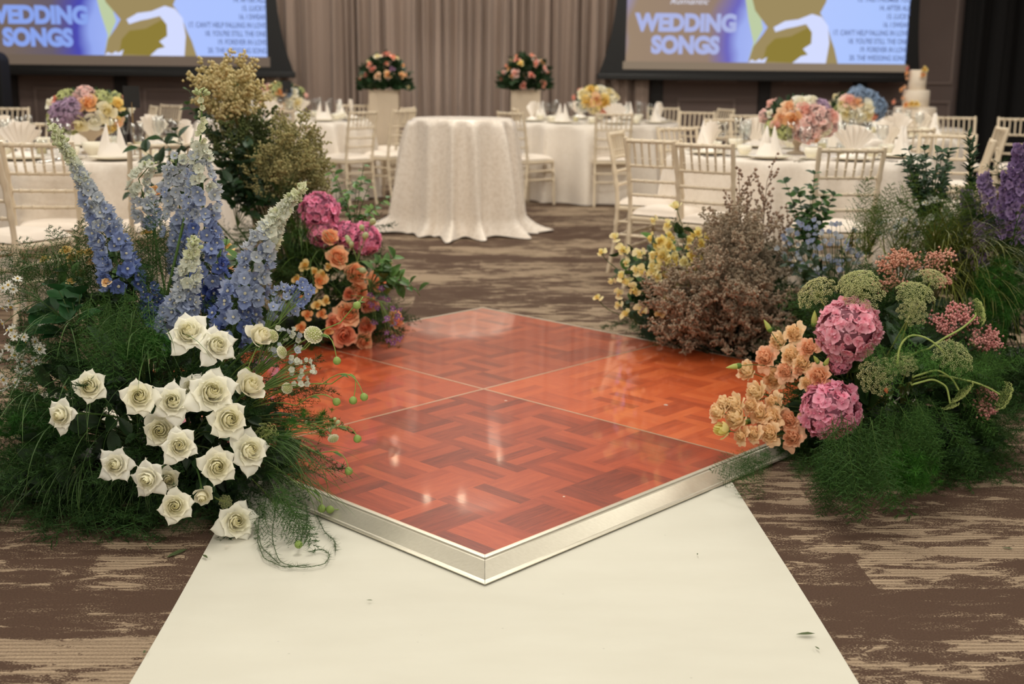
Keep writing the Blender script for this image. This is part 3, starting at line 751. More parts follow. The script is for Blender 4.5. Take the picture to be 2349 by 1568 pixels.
KNIFE = MB().tube([(0, -.1, .004), (0, -.005, .004)], .0045, 6).add([(-.004, -.005, .004), (.006, -.005, .004), (.008, .05, .004), (.002, .11, .004), (-.004, .1, .004), (0, .03, .0052)], [(0, 1, 5), (1, 2, 5), (2, 3, 5), (3, 4, 5), (4, 0, 5)]).mesh('knife', steel)
def prop(name, me, x, y, z, rz, lab, cat, group):
    o = link(name, me); o.location = (x, y, z); o.rotation_euler = (0, 0, rz); return tag(o, lab, cat, group)
TN = {'RN': 'near right table', 'LN': 'near left table', 'LF': 'far left table', 'RF': 'far right table', 'RB': 'blue hydrangea table'}
DIRS = ['front', 'front right', 'right', 'back right', 'back', 'back left', 'left', 'front left']
for key in ('RN', 'LN', 'LF', 'RF', 'RB'):
    (c, R) = TB[key]; off = {'RN': 14, 'LN': -18, 'LF': -3, 'RF': 10, 'RB': 12}[key]
    for i, dn in enumerate(DIRS):
        a = math.radians(off+45*i); d = np.array([math.sin(a), -math.cos(a)]); rz = math.atan2(d[0], -d[1]); tgt = np.array([-d[1], d[0]])
        far = key in ('LF', 'RF', 'RB'); zt = HT+.001
        where = ' at the %s seat of the %s' % (dn, TN[key])
        p = c[:2]+d*(R-.17)
        prop('dinner_plate', PLATE, p[0], p[1], zt, rz, 'ivory dinner plate' + where, 'plate', 'dinner plates')
        w_ = (i+len(key)+ord(key[0])) % 4
        prop('napkin', NAP[w_], p[0], p[1], zt+.011, rz+random.uniform(-.3, .3), ('fanned' if w_ % 2 == 0 else 'peaked') + ' white napkin' + where, 'napkin', 'folded napkins')
        g = c[:2]+d*(R-.33)+tgt*.16
        prop('wine_glass', WINE, g[0], g[1], zt, 0, 'clear wine glass' + where, 'wine glass', 'wine glasses')
        g = c[:2]+d*(R-.40)+tgt*.05
        prop('champagne_flute', FLUTE, g[0], g[1], zt, 0, 'clear champagne flute' + where, 'glass', 'champagne flutes')
        g = c[:2]+d*(R-.30)-tgt*.2
        prop('saucer', SAUCER, g[0], g[1], zt, 0, 'ivory saucer' + where, 'saucer', 'saucers')
        prop('teacup', CUP, g[0], g[1], zt+.0075, random.uniform(0, 6), 'ivory teacup on its saucer' + where, 'cup', 'teacups')
        if i in (0, 1, 7, 2, 6):
            g = c[:2]+d*(R-.14)+tgt*.185; prop('soup_spoon', SPOON, g[0], g[1], zt, rz, 'shiny steel spoon' + where, 'spoon', 'spoons')
            g = c[:2]+d*(R-.14)+tgt*.215; prop('table_knife', KNIFE, g[0], g[1], zt, rz, 'steel table knife' + where, 'knife', 'table knives')
    # small things round the centrepiece
    for i, (a, r_) in enumerate(((-.9, .3), (.55, .34), (2.4, .3))):
        d = np.array([math.sin(a), -math.cos(a)]); g = c[:2]+d*r_
        t = thing('votive_candle', 'cream votive candle in a glass %s the centrepiece of the %s' % (('left of', 'right of', 'behind')[i], TN[key]), 'candle', (g[0], g[1], HT+.001), 0, 'votive candles')
        MB().lathe([(.03, 0), (.034, .085), (.031, .085), (.028, .006), (0, .006)], 18).build('glass_holder', gm, t); MB().lathe([(0, .0075), (.026, .0075), (.027, .055), (.004, .053), (0, .053)], 18).build('candle_wax', wax, t)
    d = np.array([math.sin(.15), -math.cos(.15)]); g = c[:2]+d*.36
# table number stands
blackcard = plain('black card', (18, 16, 16), .6)
for key, dx, lab in (('LN', .30, 'black table number card on a stand right of the lilac centrepiece'), ('LF', .06, 'black table number card standing before the far left centrepiece')):
    c = TB[key][0]; t = thing('table_number_stand', lab, 'table number', (c[0]+dx, c[1]-.22, HT+.001), 0, 'table number stands')
    MB().lathe([(0, 0), (.04, 0), (.04, .006), (.006, .012), (0, .012)], 18).build('base', gold, t); MB().tube([(0, 0, .01), (0, 0, .30)], .003, 6).build('rod', gold, t)
    MB().box((-.045, -.002, .27), (.045, .002, .39)).build('card', blackcard, t, False)
# serving bowl and beige jug seen on the near left table
c = TB['LN'][0]
t = thing('sauce_bowl', 'ivory handled bowl at the front right of the near left table', 'bowl', (c[0]+.14, c[1]-.38, HT+.001))
MB().lathe([(0, .004), (.04, .004), (.045, .014), (.075, .05), (.082, .085), (.078, .085), (.07, .05), (.03, .02), (0, .018)], 28).build('bowl', china, t); MB().tube([(.078, 0, .075), (.105, 0, .075), (.105, 0, .045), (.07, 0, .04)], .006, 6).build('handle', china, t)

# ------------------------------------------------------------------ pedestals and cake
pedm = noise_plain('cream painted pedestal', (214, 196, 172), (206, 188, 164), 3, .6)
PED = {}
for nm, px, y, lab in (('L', 883, 13.75, 'tall cream pedestal left of the tall table, carrying a dark green flower mound'), ('R', 1204, 13.75, 'tall cream pedestal right of the tall table, carrying a dark green flower mound')):
    q = D(px, 300, y); zt = D(px, 206, y)[2]; PED[nm] = (q[0], q[1], zt)
    t = thing('flower_pedestal', lab, 'pedestal', (q[0], q[1], 0), 0, 'flower pedestals')
    bevel(MB().box((-.165, -.165, .02), (.165, .165, zt-.02)).build('shaft', pedm, t, False), .006)
    bevel(MB().box((-.17, -.17, 0), (.17, .17, .0195)).build('plinth', pedm, t, False), .004); bevel(MB().box((-.17, -.17, zt-.0195), (.17, .17, zt)).build('top_slab', pedm, t, False), .004)
cz = .745; yc = 12.6; k_ = yc/FPX
icing = noise_plain('ivory icing', (238, 226, 208), (226, 208, 186), 6, .6)
t = thing('wedding_cake', 'tall tiered ivory wedding cake with orange sugar flowers before the right wall', 'cake', (ck[0], yc, cz))
zt = lambda py: D(2095, py, yc)[2]-cz
for r_, z0, z1 in ((.27, .0, zt(282)), (.215, zt(282)+.0005, zt(245)), (.135, zt(245)+.0005, zt(206)), (.09, zt(206)+.0005, zt(160))):
    MB().lathe([(0, z0), (r_-.006, z0), (r_, z0+.006), (r_, z1-.012), (r_-.012, z1), (0, z1)], 36).build('cake_tier', icing, t)
CAKE = t
# dark shape just inside the left frame edge; unidentified, its form is assumed
q = D(-8, 200, 13.2)
t = thing('silhouette', 'unidentified dark round-topped shape at the left frame edge under the left screen', 'silhouette', (q[0], q[1], 0))
shape_m = plain('matt black cabinet', (16, 17, 22), .7); zt_ = D(-8, 118, 13.2)[2]
b = MB(); n = 24; a = np.linspace(0, PI, n); hw = .11
pts = [(hw*math.cos(x), zt_-hw+hw*math.sin(x)) for x in a]+[(-hw, 0.0), (hw, 0.0)]
V = [(x, -.12, z) for x, z in pts]+[(x, .12, z) for x, z in pts]; m_ = len(pts)
b.add(V, [(i, (i+1) % m_, (i+1) % m_+m_, i+m_) for i in range(m_)])
for sgn in (0, m_): b.add([V[i+sgn] for i in range(m_)]+[(0, -.12 if sgn == 0 else .12, .5)], [(i, (i+1) % m_, m_) for i in range(m_)])
b.build('solid', shape_m, t, False); MB().box((-.09, -.13, .5), (.09, -.1205, zt_-.12)).build('inset', plain('speaker grille', (9, 9, 11), .9), t, False)
# ================================================================== flowers: templates
def lerp(a, b, t): return np.asarray(a)+(np.asarray(b)-np.asarray(a))*t
def sub_rng(seed): return np.random.default_rng(seed)

def rose_tpl(seed, n=24, opn=1.0, c_in=(250, 240, 190), c_out=(250, 246, 228), point=1.0, nu=7, nv=7, ruff=0.0, c_edge=None, tall=1.0):
    """spiral of cupped petals round a closed heart; the outer ones reflex to a point. Diameter 1, calyx at the origin, opening along +z"""
    r = sub_rng(seed); b = MB(); U = np.linspace(-1, 1, nu); Vv = np.linspace(0, 1, nv)
    ci, cc = lin(c_in), lin(c_out); ce = cc if c_edge is None else lin(c_edge)
    for i in range(n):
        t = ((i+.5)/n)**(1.2 if n > 36 else .9); phi = i*2.39996 + r.normal()*.12; tj = np.clip(t+r.normal()*.03, 0, 1)
        Rb = .06+.33*tj; Rt = .015+.27*tj+.20*opn*tj**3.5; Ht = (.50-.13*tj-.15*opn*tj**3+r.normal()*.014)*tall; Hb = (.17-.05*tj)*tall
        v = Vv; R_ = (1-v)**2*.03+2*v*(1-v)*Rb*1.2+v*v*Rt; Z_ = 2*v*(1-v)*Hb*1.25+v*v*Ht
        q = np.clip((v-.5)/.5, 0, 1); lip = opn*np.clip((tj-.45)/.55, 0, 1)
        R_ = R_+lip*.12*q**1.5; Z_ = Z_-lip*.13*q**2.2
        pt = point*np.clip((t-.25)/.6, 0, 1)
        wv = (.45+.55*np.clip(v/.5, 0, 1))*(1-(.22+.70*pt)*q**(2.6-.9*pt)); dphi = 1.18-.48*t
        g = np.zeros((nu, nv, 3)); col = np.zeros((nu, nv, 3))
        for a_, u in enumerate(U):
            ang = phi+u*dphi*wv
            fold = u*u*q*(.02+.05*pt)
            rad = R_+.026*u*(.4+t)+pt*.10*q**2*(1-abs(u)) + fold*.35 + ruff*np.sin(u*5+i*2)*v**2*.035
            zz = Z_-fold*.9*pt + ruff*np.cos(u*6+i)*v**2*.035
            g[a_] = np.stack([rad*np.cos(ang), rad*np.sin(ang), zz], 1)
            e = v**2*.6+abs(u)*.3
            c = (ci+(cc-ci)*min(1, t*1.15))[None]+0*v[:, None]; c = c+(ce-c)*np.clip(e, 0, 1)[:, None]*(.8 if c_edge is not None else 0)
            col[a_] = c
        b.grid(g, col=col)
    d = b.done(); rad = np.percentile(np.hypot(d['V'][:, 0], d['V'][:, 1]), 98)
    d['V'] = d['V']/(2*rad); return d

def calyx_tpl(col=(86, 118, 60)):
    b = MB(); c = lin(col)
    b.lathe([(0, -.10), (.05, -.09), (.085, -.04), (.08, .01), (.03, .05)], 8, c)
    for i in range(5):
        a = i*1.2566; d = np.array([math.cos(a), math.sin(a), 0]); s = np.array([-d[1], d[0], 0])
        P = np.array([[d*.05+s*.045*w*(1-j/3)+d*.20*j/3+np.array([0, 0, .02-.10*(j/3)**2]) for j in range(4)] for w in (-1, 0, 1)])
        b.grid(P, col=c)
    return b.done()
CALYX = calyx_tpl()

def leaf_tpl(w=.45, col=(52, 84, 40), col2=None, bend=.18, n=7, tip=1.0):
    b = MB(); u = np.array([-1, -.5, 0, .5, 1]); v = np.linspace(0, 1, n); c1 = lin(col); c2 = lin(col2 if col2 is not None else col)
    g = np.zeros((5, n, 3)); cc = np.zeros((5, n, 3))
    prof = np.sin(PI*np.clip(v, 0, 1)**(.8 if tip > .5 else 1.0))**(.9)
    for i, a in enumerate(u):
        g[i] = np.stack([a*w*.5*prof, v, -bend*v*v+abs(a)*.09*prof+.015*np.sin(v*14+a*3)*abs(a)], 1); cc[i] = c1+(c2-c1)*abs(a)
    b.grid(g, col=cc); return b.done()

def needle_spray(seed, L=1.0, nb=26, nn=9, nl=.085, nw=.008, spread=.36, droop=.25, col=(58, 92, 48), col2=(86, 120, 66), flat=.35, twig=.006):
    """feathery frond along +y: side branchlets, each lined with needles"""
    r = sub_rng(seed); b = MB(); P0, P1, Wn, C = [], [], [], []
    ts = np.linspace(0, 1, 14); main = np.stack([.05*np.sin(ts*3+seed), ts*L, -droop*ts**2*L], 1)
    b.tube(main, np.linspace(twig, twig*.25, 14), 3, lin((88, 112, 60)), cap=False)
    def pos(t): return np.array([np.interp(t, ts, main[:, k]) for k in range(3)])
    for i in range(nb):
        t = .10+.9*(i+r.random()*.5)/nb; p = pos(min(t, 1)); sd = 1 if i % 2 else -1
        ln_ = spread*L*(math.sin(PI*min(1, t*.86+.12))**.8)*(.7+.5*r.random())
        d = norm(np.array([sd*(.75+.2*r.random()), .65, r.normal()*flat-.1]))
        q = p+d*ln_; q = q+np.array([0, 0, -.25*ln_*droop*2])
        s_ = np.linspace(0, 1, nn)
        for j, s in enumerate(s_):
            m = p+(q-p)*s
            for w in range(2):
                dd = norm(d*.7+np.array([r.normal()*.7, r.normal()*.45, r.normal()*.6]))
                P0.append(m); P1.append(m+dd*nl*(1-.4*s)*(.7+.6*r.random())*L)
        P0.append(p); P1.append(q)
    P0, P1 = np.array(P0), np.array(P1); n = len(P0)
    side = np.cross(P1-P0, r.normal(size=(n, 3))); side /= np.maximum(np.linalg.norm(side, axis=1, keepdims=True), 1e-9)
    V = np.stack([P0-side*nw*.5*L, P0+side*nw*.5*L, P1], 1).reshape(-1, 3)
    cc = lin(col)+(lin(col2)-lin(col))*r.random((n, 1)); cc = np.repeat(cc, 3, 0)
    b.add(V, np.arange(n*3).reshape(-1, 3), cc)
    return b.done()

def tuft_tpl(seed, n=60, col=(48, 92, 42), col2=(86, 132, 58), nw=.02):
    """pompon of needles, radius 1"""
    r = sub_rng(seed); d = r.normal(size=(n, 3)); d /= np.linalg.norm(d, axis=1, keepdims=True); d[:, 2] = d[:, 2]*.8+.15
    s = np.cross(d, r.normal(size=(n, 3))); s /= np.linalg.norm(s, axis=1, keepdims=True); L = (.6+.45*r.random((n, 1)))
    V = np.stack([d*.05-s*nw, d*.05+s*nw, d*L], 1).reshape(-1, 3)
    c = np.repeat(lin(col)+(lin(col2)-lin(col))*r.random((n, 1)), 3, 0)
    return MB().add(V, np.arange(3*n).reshape(-1, 3), c).done()

def blade_tpl(seed, L=1.0, w=.016, arch=.5, col=(58, 88, 46), col2=(92, 118, 62), n=9):
    r = sub_rng(seed); t = np.linspace(0, 1, n); a = arch
    y = L*np.sin(a*1.6*t)/(a*1.6); z = L*(1-np.cos(a*1.6*t))/(a*1.6)
    x = .06*L*np.sin(t*2.5+seed); ww = w*(1-t**2.2)*.5+.0006
    P = np.stack([np.stack([x-ww, z*0+z, y], 1), np.stack([x, z+ww*.5, y], 1), np.stack([x+ww, z, y], 1)])
    c = lin(col)+(lin(col2)-lin(col))*t[:, None]
    return MB().grid(P, col=np.stack([c]*3)).done()      # starts up +z, arches over to +y

def floret_tpl(seed, col, col2, eye=(236, 232, 206), n=5, cup=.22, w=.62, eyek=.16, rag=.05, mid=None):
    """open floret of n petals facing +z, diameter 1"""
    r = sub_rng(seed); b = MB(); c1, c2 = lin(col), lin(col2)
    for i in range(n):
        a = i*2*PI/n+r.normal()*.1; R_ = rotz(a-PI/2); L = .5*(1+r.normal()*.06); tilt = r.normal()*.06
        u = np.array([-1, -.4, .4, 1]); v = np.linspace(0, 1, 5); g = np.zeros((4, 5, 3)); cc = np.zeros((4, 5, 3))
        pw = np.sin(PI*(.12+.80*v))**.75
        for k, q in enumerate(u):
            g[k] = np.stack([q*w*.5*pw*L*1.25, .02+v*L*(1-.10*q*q*v), cup*(v**1.4)*.55 + .05*abs(q)*v + tilt*v + rag*np.sin(q*5+i*3)*v*v], 1); cc[k] = c1+(c2-c1)*(v[:, None])
        b.grid(g @ R_.T, col=cc)
    e = lin(eye)
    for i in range(5):
        a = i*1.257+.3; d = np.array([math.cos(a), math.sin(a)])*eyek*.35
        b.lathe([(0, .0), (.05, .03), (.055, .12), (0, .17)], 4, e, c=(d[0], d[1], .02))
    return b.done()

def hydrangea_tpl(seed, c1, c2, n=150, fl=.17):
    r = sub_rng(seed); b = MB(); i = np.arange(n)+.5; ph = np.arccos(1-1.72*i/n); th = PI*(1+5**.5)*i
    vs = [floret_tpl(seed+k, np.clip(np.array(c1)*(.92+.05*k), 0, 255), np.clip(np.array(c2)*(.94+.05*k), 0, 255), eye=c1, n=4, cup=.10, w=.98, eyek=.08, rag=.06) for k in range(4)]
    for k in range(n):
        d = np.array([math.sin(ph[k])*math.cos(th[k]), math.sin(ph[k])*math.sin(th[k]), math.cos(ph[k])]); d = norm(d+r.normal(size=3)*.10)
        q = d*np.array([.5, .5, .44])*(1-abs(r.normal())*.05)
        b.put(vs[k % 4], mat4(frame(norm(d+r.normal(size=3)*.32), r.random()*6), q-d*.03, fl*(.85+.4*r.random())), np.full(3, .85+.3*r.random()))
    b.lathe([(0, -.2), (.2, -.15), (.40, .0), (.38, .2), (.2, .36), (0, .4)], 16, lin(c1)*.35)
    return b.done()

def ball_pts(n, r, up=.0):
    i = np.arange(n)+.5; ph = np.arccos(1-(2-up)*i/n); th = PI*(1+5**.5)*i
    return np.stack([np.sin(ph)*np.cos(th), np.sin(ph)*np.sin(th), np.cos(ph)], 1)*r
OCT_V = np.array([(1, 0, 0), (-1, 0, 0), (0, 1, 0), (0, -1, 0), (0, 0, 1), (0, 0, -1)], float)
OCT_F = np.array([(0, 2, 4), (2, 1, 4), (1, 3, 4), (3, 0, 4), (2, 0, 5), (1, 2, 5), (3, 1, 5), (0, 3, 5)])
def dots(b, P, rad, C):
    """many tiny buds at once"""
    P = np.asarray(P); n = len(P); rad = np.broadcast_to(rad, n)
    V = (P[:, None]+OCT_V[None]*rad[:, None, None]).reshape(-1, 3); F = (OCT_F[None]+6*np.arange(n)[:, None, None]).reshape(-1, 3)
    C = np.asarray(C, float); C = np.repeat(C, 6, 0) if C.ndim == 2 else C
    return b.add(V, F, C)

def umbel_tpl(seed, rays=30, col=(176, 180, 118), col2=(214, 212, 160), dome=.8, per=22):
    """lacy umbel, diameter 1, hub at the origin, opening along +z"""
    r = sub_rng(seed); b = MB(); P = []
    for k in range(rays):
        rad = math.sqrt((k+.5)/rays)*.46; a = k*2.39996; z = .30*dome*(1-(rad/.5)**2)+.10
        q = np.array([rad*math.cos(a), rad*math.sin(a), z])
        m = q*np.array([.62, .62, .45])
        b.tube([(0, 0, 0), m, q], [.008, .006, .005], 3, lin((128, 146, 80)), cap=False)
        d = norm(q+np.array([0, 0, .25])); R_ = frame(d)
        for j in range(per):
            rr = math.sqrt((j+.5)/per)*.085; aa = j*2.4; P.append(q+R_@np.array([rr*math.cos(aa), rr*math.sin(aa), .035*(1-(rr/.085)**2)+.008*r.normal()]))
    P = np.array(P); n = len(P)
    dots(b, P, .0135*(.7+.6*r.random(n)), lin(col)+(lin(col2)-lin(col))*r.random((n, 1)))
    return b.done()

def scabiosa_tpl(seed, col=(226, 222, 184), col2=(246, 244, 220)):
    r = sub_rng(seed); b = MB(); P = ball_pts(70, .36, .75)*np.array([1, 1, .62]); P[:, 2] += .12; n = len(P)
    dots(b, P, .05*(.7+.5*r.random(n)), lin(col)+(lin(col2)-lin(col))*r.random((n, 1)))
    f = floret_tpl(seed, col2, col2, n=5, w=.8)
    for k in range(16):
        a = k*2*PI/16; d = norm((math.cos(a), math.sin(a), .7)); b.put(f, mat4(frame(d, k), np.array([math.cos(a)*.36, math.sin(a)*.36, .12]), .22))
    b.lathe([(0, -.06), (.2, 0), (.38, .12), (.3, .25), (0, .32)], 12, lin((190, 196, 130)))
    return b.done()

def twiggy(seed, depth=3, L=1.0, kids=5, col=(112, 84, 62), spread=.8, fl=None, flr=.02, fln=10, up=.3, r0=.006, keep=.55):
    """branching sprig along +z; returns mesh builder pieces: stems and the bud points"""
    r = sub_rng(seed); b = MB(); pts = []
    def grow(p, d, l, rad, lev):
        q = p+d*l*.5+r.normal(size=3)*.02*l; e = p+d*l+np.array([0, 0, up*l*.15])
        b.tube([p, q, e], [rad, rad*.8, rad*.5], 3, lin(col), cap=False)
        if lev == 0:
            for s in np.linspace(.15, 1.0, fln): pts.append(p+(e-p)*s+r.normal(size=3)*flr*.9)
            return
        for k in range(kids):
            s = .25+.75*(k+1)/kids; a = r.random()*6.28; x = frame(d, a)
            nd = norm(d*(1-.35*spread)+x[:, 0]*spread*(.8+.4*r.random())+np.array([0, 0, up*.4]))
            grow(p+(e-p)*s, nd, l*keep*(.8+.4*r.random())*(1.15-.45*s), rad*.6, lev-1)
    grow(np.zeros(3), np.array([0, 0, 1.0]), L, r0, depth)
    return b, np.array(pts)

def bezier(p0, p1, p2, n=9):
    t = np.linspace(0, 1, n)[:, None]; return (1-t)**2*np.asarray(p0)+2*t*(1-t)*np.asarray(p1)+t*t*np.asarray(p2)

# ------------------------------------------------------------------ mounds: depth comes from where the line of sight meets them
class Mound:
    def __init__(s, px, y, rx, ry, h, zc=0.0):
        q = D(px, 800, y); s.c = np.array([q[0], y, zc]); s.r = np.array([rx, ry, h])
    def hit(s, px, py, k=1.0):
        d = ray(px, py); o = (CAM-s.c)/(s.r*k); e = d/(s.r*k)
        A, B, Cc = e@e, 2*o@e, o@o-1; disc = B*B-4*A*Cc
        t = (-B-math.sqrt(disc))/(2*A) if disc > 0 else -B/(2*A)
        p = CAM+d*t; n = norm((p-s.c)/s.r**2); return p, n
    def surf(s, r, n, zmin=-.05, front=True):
        """random points on the upper shell with normals"""
        P = []
        while len(P) < n:
            d = r.normal(size=3); d /= np.linalg.norm(d)
            if d[2] < zmin or (front and d[1] > .55): continue
            P.append(d)
        Dn = np.array(P); return s.c+Dn*s.r, np.array([norm(x/s.r) for x in Dn])
M1 = Mound(330, 3.50, .50, .40, .66)          # white and blue display, front left
M2 = Mound(690, 5.55, .47, .42, .74)          # orange, pink and golden display, back left
M3 = Mound(1655, 5.50, .48, .42, .62)         # yellow and brown display, back right
M4 = Mound(2050, 3.86, .38, .34, .64)         # pink and lace display, front right
M6 = Mound(1960, 5.12, .50, .30, .50)         # blue star flowers, between the brown and purple displays
M5 = Mound(2300, 4.80, .50, .42, .85)         # purple display, far right
tray_m = plain('dark plastic tray', (22, 24, 20), .6)
for m, lab in ((M1, 'dark low flower tray under the white rose display'), (M2, 'dark low flower tray under the orange rose display'), (M3, 'dark low flower tray under the brown dried bush'),
               (M4, 'dark low flower tray under the pink hydrangea display'), (M5, 'dark low flower tray under the purple spire display'), (M6, 'dark low flower tray under the pale blue star flowers')):
    o = bevel(MB().box((-.2, -.13, 0), (.2, .13, .12)).build('flower_tray', tray_m, smooth=False), .01); o.location = (m.c[0], m.c[1]+.04, 0.0)
    tag(o, lab, 'flower tray', 'flower trays')

# ------------------------------------------------------------------ single flowers
def stem_pts(base, tip, d, n=9, sag=.5):
    """from the tray to the flower, arriving along the flower's axis"""
    L = np.linalg.norm(tip-base); return bezier(base, tip-np.asarray(d)*L*sag, tip, n)
def flower(name, label, cat, group, m, p, axis, size, heads, part, roll=0.0, stem_r=.0028, scol=(78, 108, 54), calyx=True, leaves=0, leafmesh=None, base=None, sag=.45, lscale=.06, path=None):
    """one cut flower: its own root at the foot of the stem, a head, a stem and leaves as parts"""
    axis = norm(axis); r = sub_rng(int(abs(p[0]*9973+p[2]*7919))+1)
    if base is None: base = np.array([m.c[0]+r.uniform(-.15, .15), m.c[1]+.04+r.uniform(-.08, .08), .125])
    t = thing(name, label, cat, base, 0, group)
    link(part, heads, t, mat4(frame(axis, roll), p-base, size))
    S_ = stem_pts(base, p-axis*size*(.02), axis, 11, sag)-base
    if path is not None:
        A = np.vstack([path, p-axis*size*.02]); tt = np.linspace(0, len(A)-1, 22); A = np.stack([np.interp(tt, np.arange(len(A)), A[:, k]) for k in range(3)], 1)
        for _ in range(4): A[1:-1] = (A[:-2]+2*A[1:-1]+A[2:])/4
        S_ = np.vstack([bezier(base, lerp(base, A[0], .6)+np.array([0, 0, .08]), A[0], 8)[:-1], A])-base
    b = MB().tube(S_, np.linspace(stem_r*1.2, stem_r, len(S_)), 6, lin(scol))
    b.build('stem', TWIG, t)
    if calyx: link('calyx', CALYXM, t, mat4(frame(axis, roll), p-base, size))
    for k in range(leaves):
        s = .55+.35*r.random(); q = S_[int(s*10)]; d = norm(axis*.35+r.normal(size=3)*.8+np.array([0, -.5, .1]))
        x = frame(d, r.random()*6); R_ = np.stack([x[:, 0], x[:, 2], x[:, 1]], 1)
        link('leaf', leafmesh, t, mat4(R_, q, lscale*(.8+.5*r.random())))
    return t
CALYXM = MB().put(CALYX).mesh('calyx', TWIG)
def meshes(tpls, name, m): return [MB().put(t).mesh(name, m) for t in tpls]
ROSELEAF = MB().put(leaf_tpl(.62, (38, 62, 34), (48, 76, 40))).mesh('leaf', LEAF)
PALELEAF = MB().put(leaf_tpl(.42, (84, 122, 58), (102, 140, 72))).mesh('leaf', LEAF)
def away(n, px, py, mix=.55, lift=.15, turn=(0, 0, 0)):
    """the way a bloom faces: out of the mound, partly to the viewer"""
    v = norm(-ray(px, py)); return norm(n*(1-mix)+v*mix+np.array([0, 0, lift])+np.array(turn, float))
def at_pix(m, px, py, k=1.0, lift=None):
    p, n = m.hit(px, py, k)
    return p, n
def diam(px_size, p): return px_size*float((p-CAM)@FW)/FPX

# ---- white roses
WR = meshes([rose_tpl(11, 42, 1.0, (251, 246, 212), (253, 251, 238), 1.1, 9, 8), rose_tpl(12, 44, .92, (251, 246, 208), (253, 250, 234), 1.0, 9, 8),
             rose_tpl(13, 38, 1.08, (251, 247, 216), (253, 251, 240), 1.2, 9, 8), rose_tpl(14, 24, .60, (246, 240, 204), (250, 246, 228), .7, tall=1.25)], 'bloom', PETAL)
wl = [(437, 768, 98, 0, (-.25, 0, .35), 'topmost white rose of the left display, opened flat towards the upper left'),
      (492, 793, 96, 2, (.3, 0, .15), 'white rose overlapping the topmost one, its long petal pointing down'),
      (588, 778, 66, 3, (.5, .2, .5), 'half-closed white rose beside the round cream scabious heads'),
      (207, 888, 76, 1, (-.1, 0, .1), 'white rose second from the left, above the leftmost one'),
      (147, 950, 74, 0, (-.45, 0, -.15), 'leftmost white rose, hanging forward over dark grass blades'),
      (321, 910, 84, 1, (-.05, 0, .1), 'white rose with thin fern fronds crossing its face'),
      (397, 923, 98, 2, (-.05, 0, .15), 'white rose between the fern-crossed one and the largest one'),
      (484, 903, 112, 0, (.1, 0, .2), 'largest white rose, in the middle of the upper row'),
      (522, 960, 92, 1, (.2, 0, 0), 'white rose just below the largest one, facing slightly right'),
      (567, 893, 76, 3, (.35, 0, .55), 'white rose facing up at the right end of the upper row'),
      (368, 985, 84, 1, (-.1, .1, -.1), 'shaded white rose tucked behind the centre of the group'),
      (411, 1022, 82, 0, (0, 0, .05), 'white rose in the middle of the group, over the dark gap'),
      (270, 1066, 84, 2, (-.3, 0, 0), 'white rose lower left, left of the drooping one'),
      (346, 1094, 86, 2, (-.35, 0, -.25), 'drooping white rose turned to the lower left'),
      (496, 1068, 86, 1, (.1, 0, -.05), 'white rose left of the one nearest the dance floor edge'),
      (567, 1034, 96, 0, (.3, 0, .15), 'white rose nearest the aluminium dance floor edge'),
      (464, 1127, 50, 3, (0, 0, -.6), 'small closed white rose hanging between larger ones'),
      (402, 1160, 78, 1, (-.05, 0, .05), 'white rose second lowest, left of the lowest one'),
      (540, 1196, 92, 0, (.1, 0, .1), 'lowest white rose, resting on the white runner'),
      (384, 1096, 58, 1, (.1, .1, -.2), 'shaded white rose half behind the drooping one'),
      (442, 890, 72, 2, (-.2, .1, .2), 'white rose half hidden behind the largest one')]
back = {10, 19, 20}
for i, (px, py, s, v, tw, lab) in enumerate(wl):
    p, n = M1.hit(px, py, 1.12 if i in back else 1.26+.03*(i % 3))
    if i == 18: p = G(px, py, .05)
    flower('white_rose', lab, 'rose', 'white roses of the left display', M1, p-norm(away(n, px, py))*.012, away(n, px, py, .62, .05, tw), diam(s, p), WR[v], 'bloom', roll=i*1.7, leaves=1, leafmesh=ROSELEAF, lscale=.06)

# ---- orange roses and spray roses at the back left
OR = meshes([rose_tpl(21, 32, .62, (248, 172, 116), (252, 202, 158), .8, 7, 7, c_edge=(251, 200, 160)), rose_tpl(22, 30, .5, (247, 168, 112), (252, 198, 154), .8, 7, 7, tall=1.2, c_edge=(251, 200, 160)),
             rose_tpl(23, 28, .65, (242, 162, 124), (248, 186, 152), .6, 7, 7)], 'bloom', PETAL)
ol = [(755, 550, 42, 1, (0, 0, .5), 'topmost orange rose, small, below the right pink hydrangea'), (772, 594, 56, 0, (.1, 0, .3), 'orange rose second from the top'),
      (812, 632, 54, 1, (.1, 0, .3), 'orange rose left of the two side by side at mid height'), (820, 668, 48, 0, (.1, 0, -.1), 'orange rose hanging below the left one of the pair'),
      (858, 652, 54, 1, (.3, 0, .4), 'orange rose right of the two side by side at mid height'), (842, 697, 46, 2, (.2, 0, 0), 'orange rose above the lower cluster, pointing right'),
      (796, 722, 62, 0, (-.1, 0, .2), 'largest orange rose of the lower left bunch'), (790, 766, 58, 2, (-.1, 0, -.1), 'dark orange rose at the lower left, showing its spiral heart'),
      (836, 748, 42, 2, (.1, 0, 0), 'dull orange rose between the two lowest ones'), (831, 781, 46, 0, (.1, 0, -.1), 'lowest orange rose, touching the parquet'),
      (898, 736, 46, 1, (.5, 0, .3), 'rightmost orange rose, reaching over the dance floor edge'), (800, 676, 32, 2, (-.1, 0, .1), 'small orange rose tucked in the middle of the bunch'),
      (768, 740, 40, 2, (-.3, .1, 0), 'orange rose half behind the lower left bunch')]
for i, (px, py, s, v, tw, lab) in enumerate(ol):
    p, n = M2.hit(px, py, 1.05); flower('orange_rose', lab, 'rose', 'orange roses of the back left display', M2, p, away(n, px, py, .6, .05, tw), diam(s, p), OR[v], 'bloom', roll=i*2.1, leaves=1, leafmesh=ROSELEAF, lscale=.08)
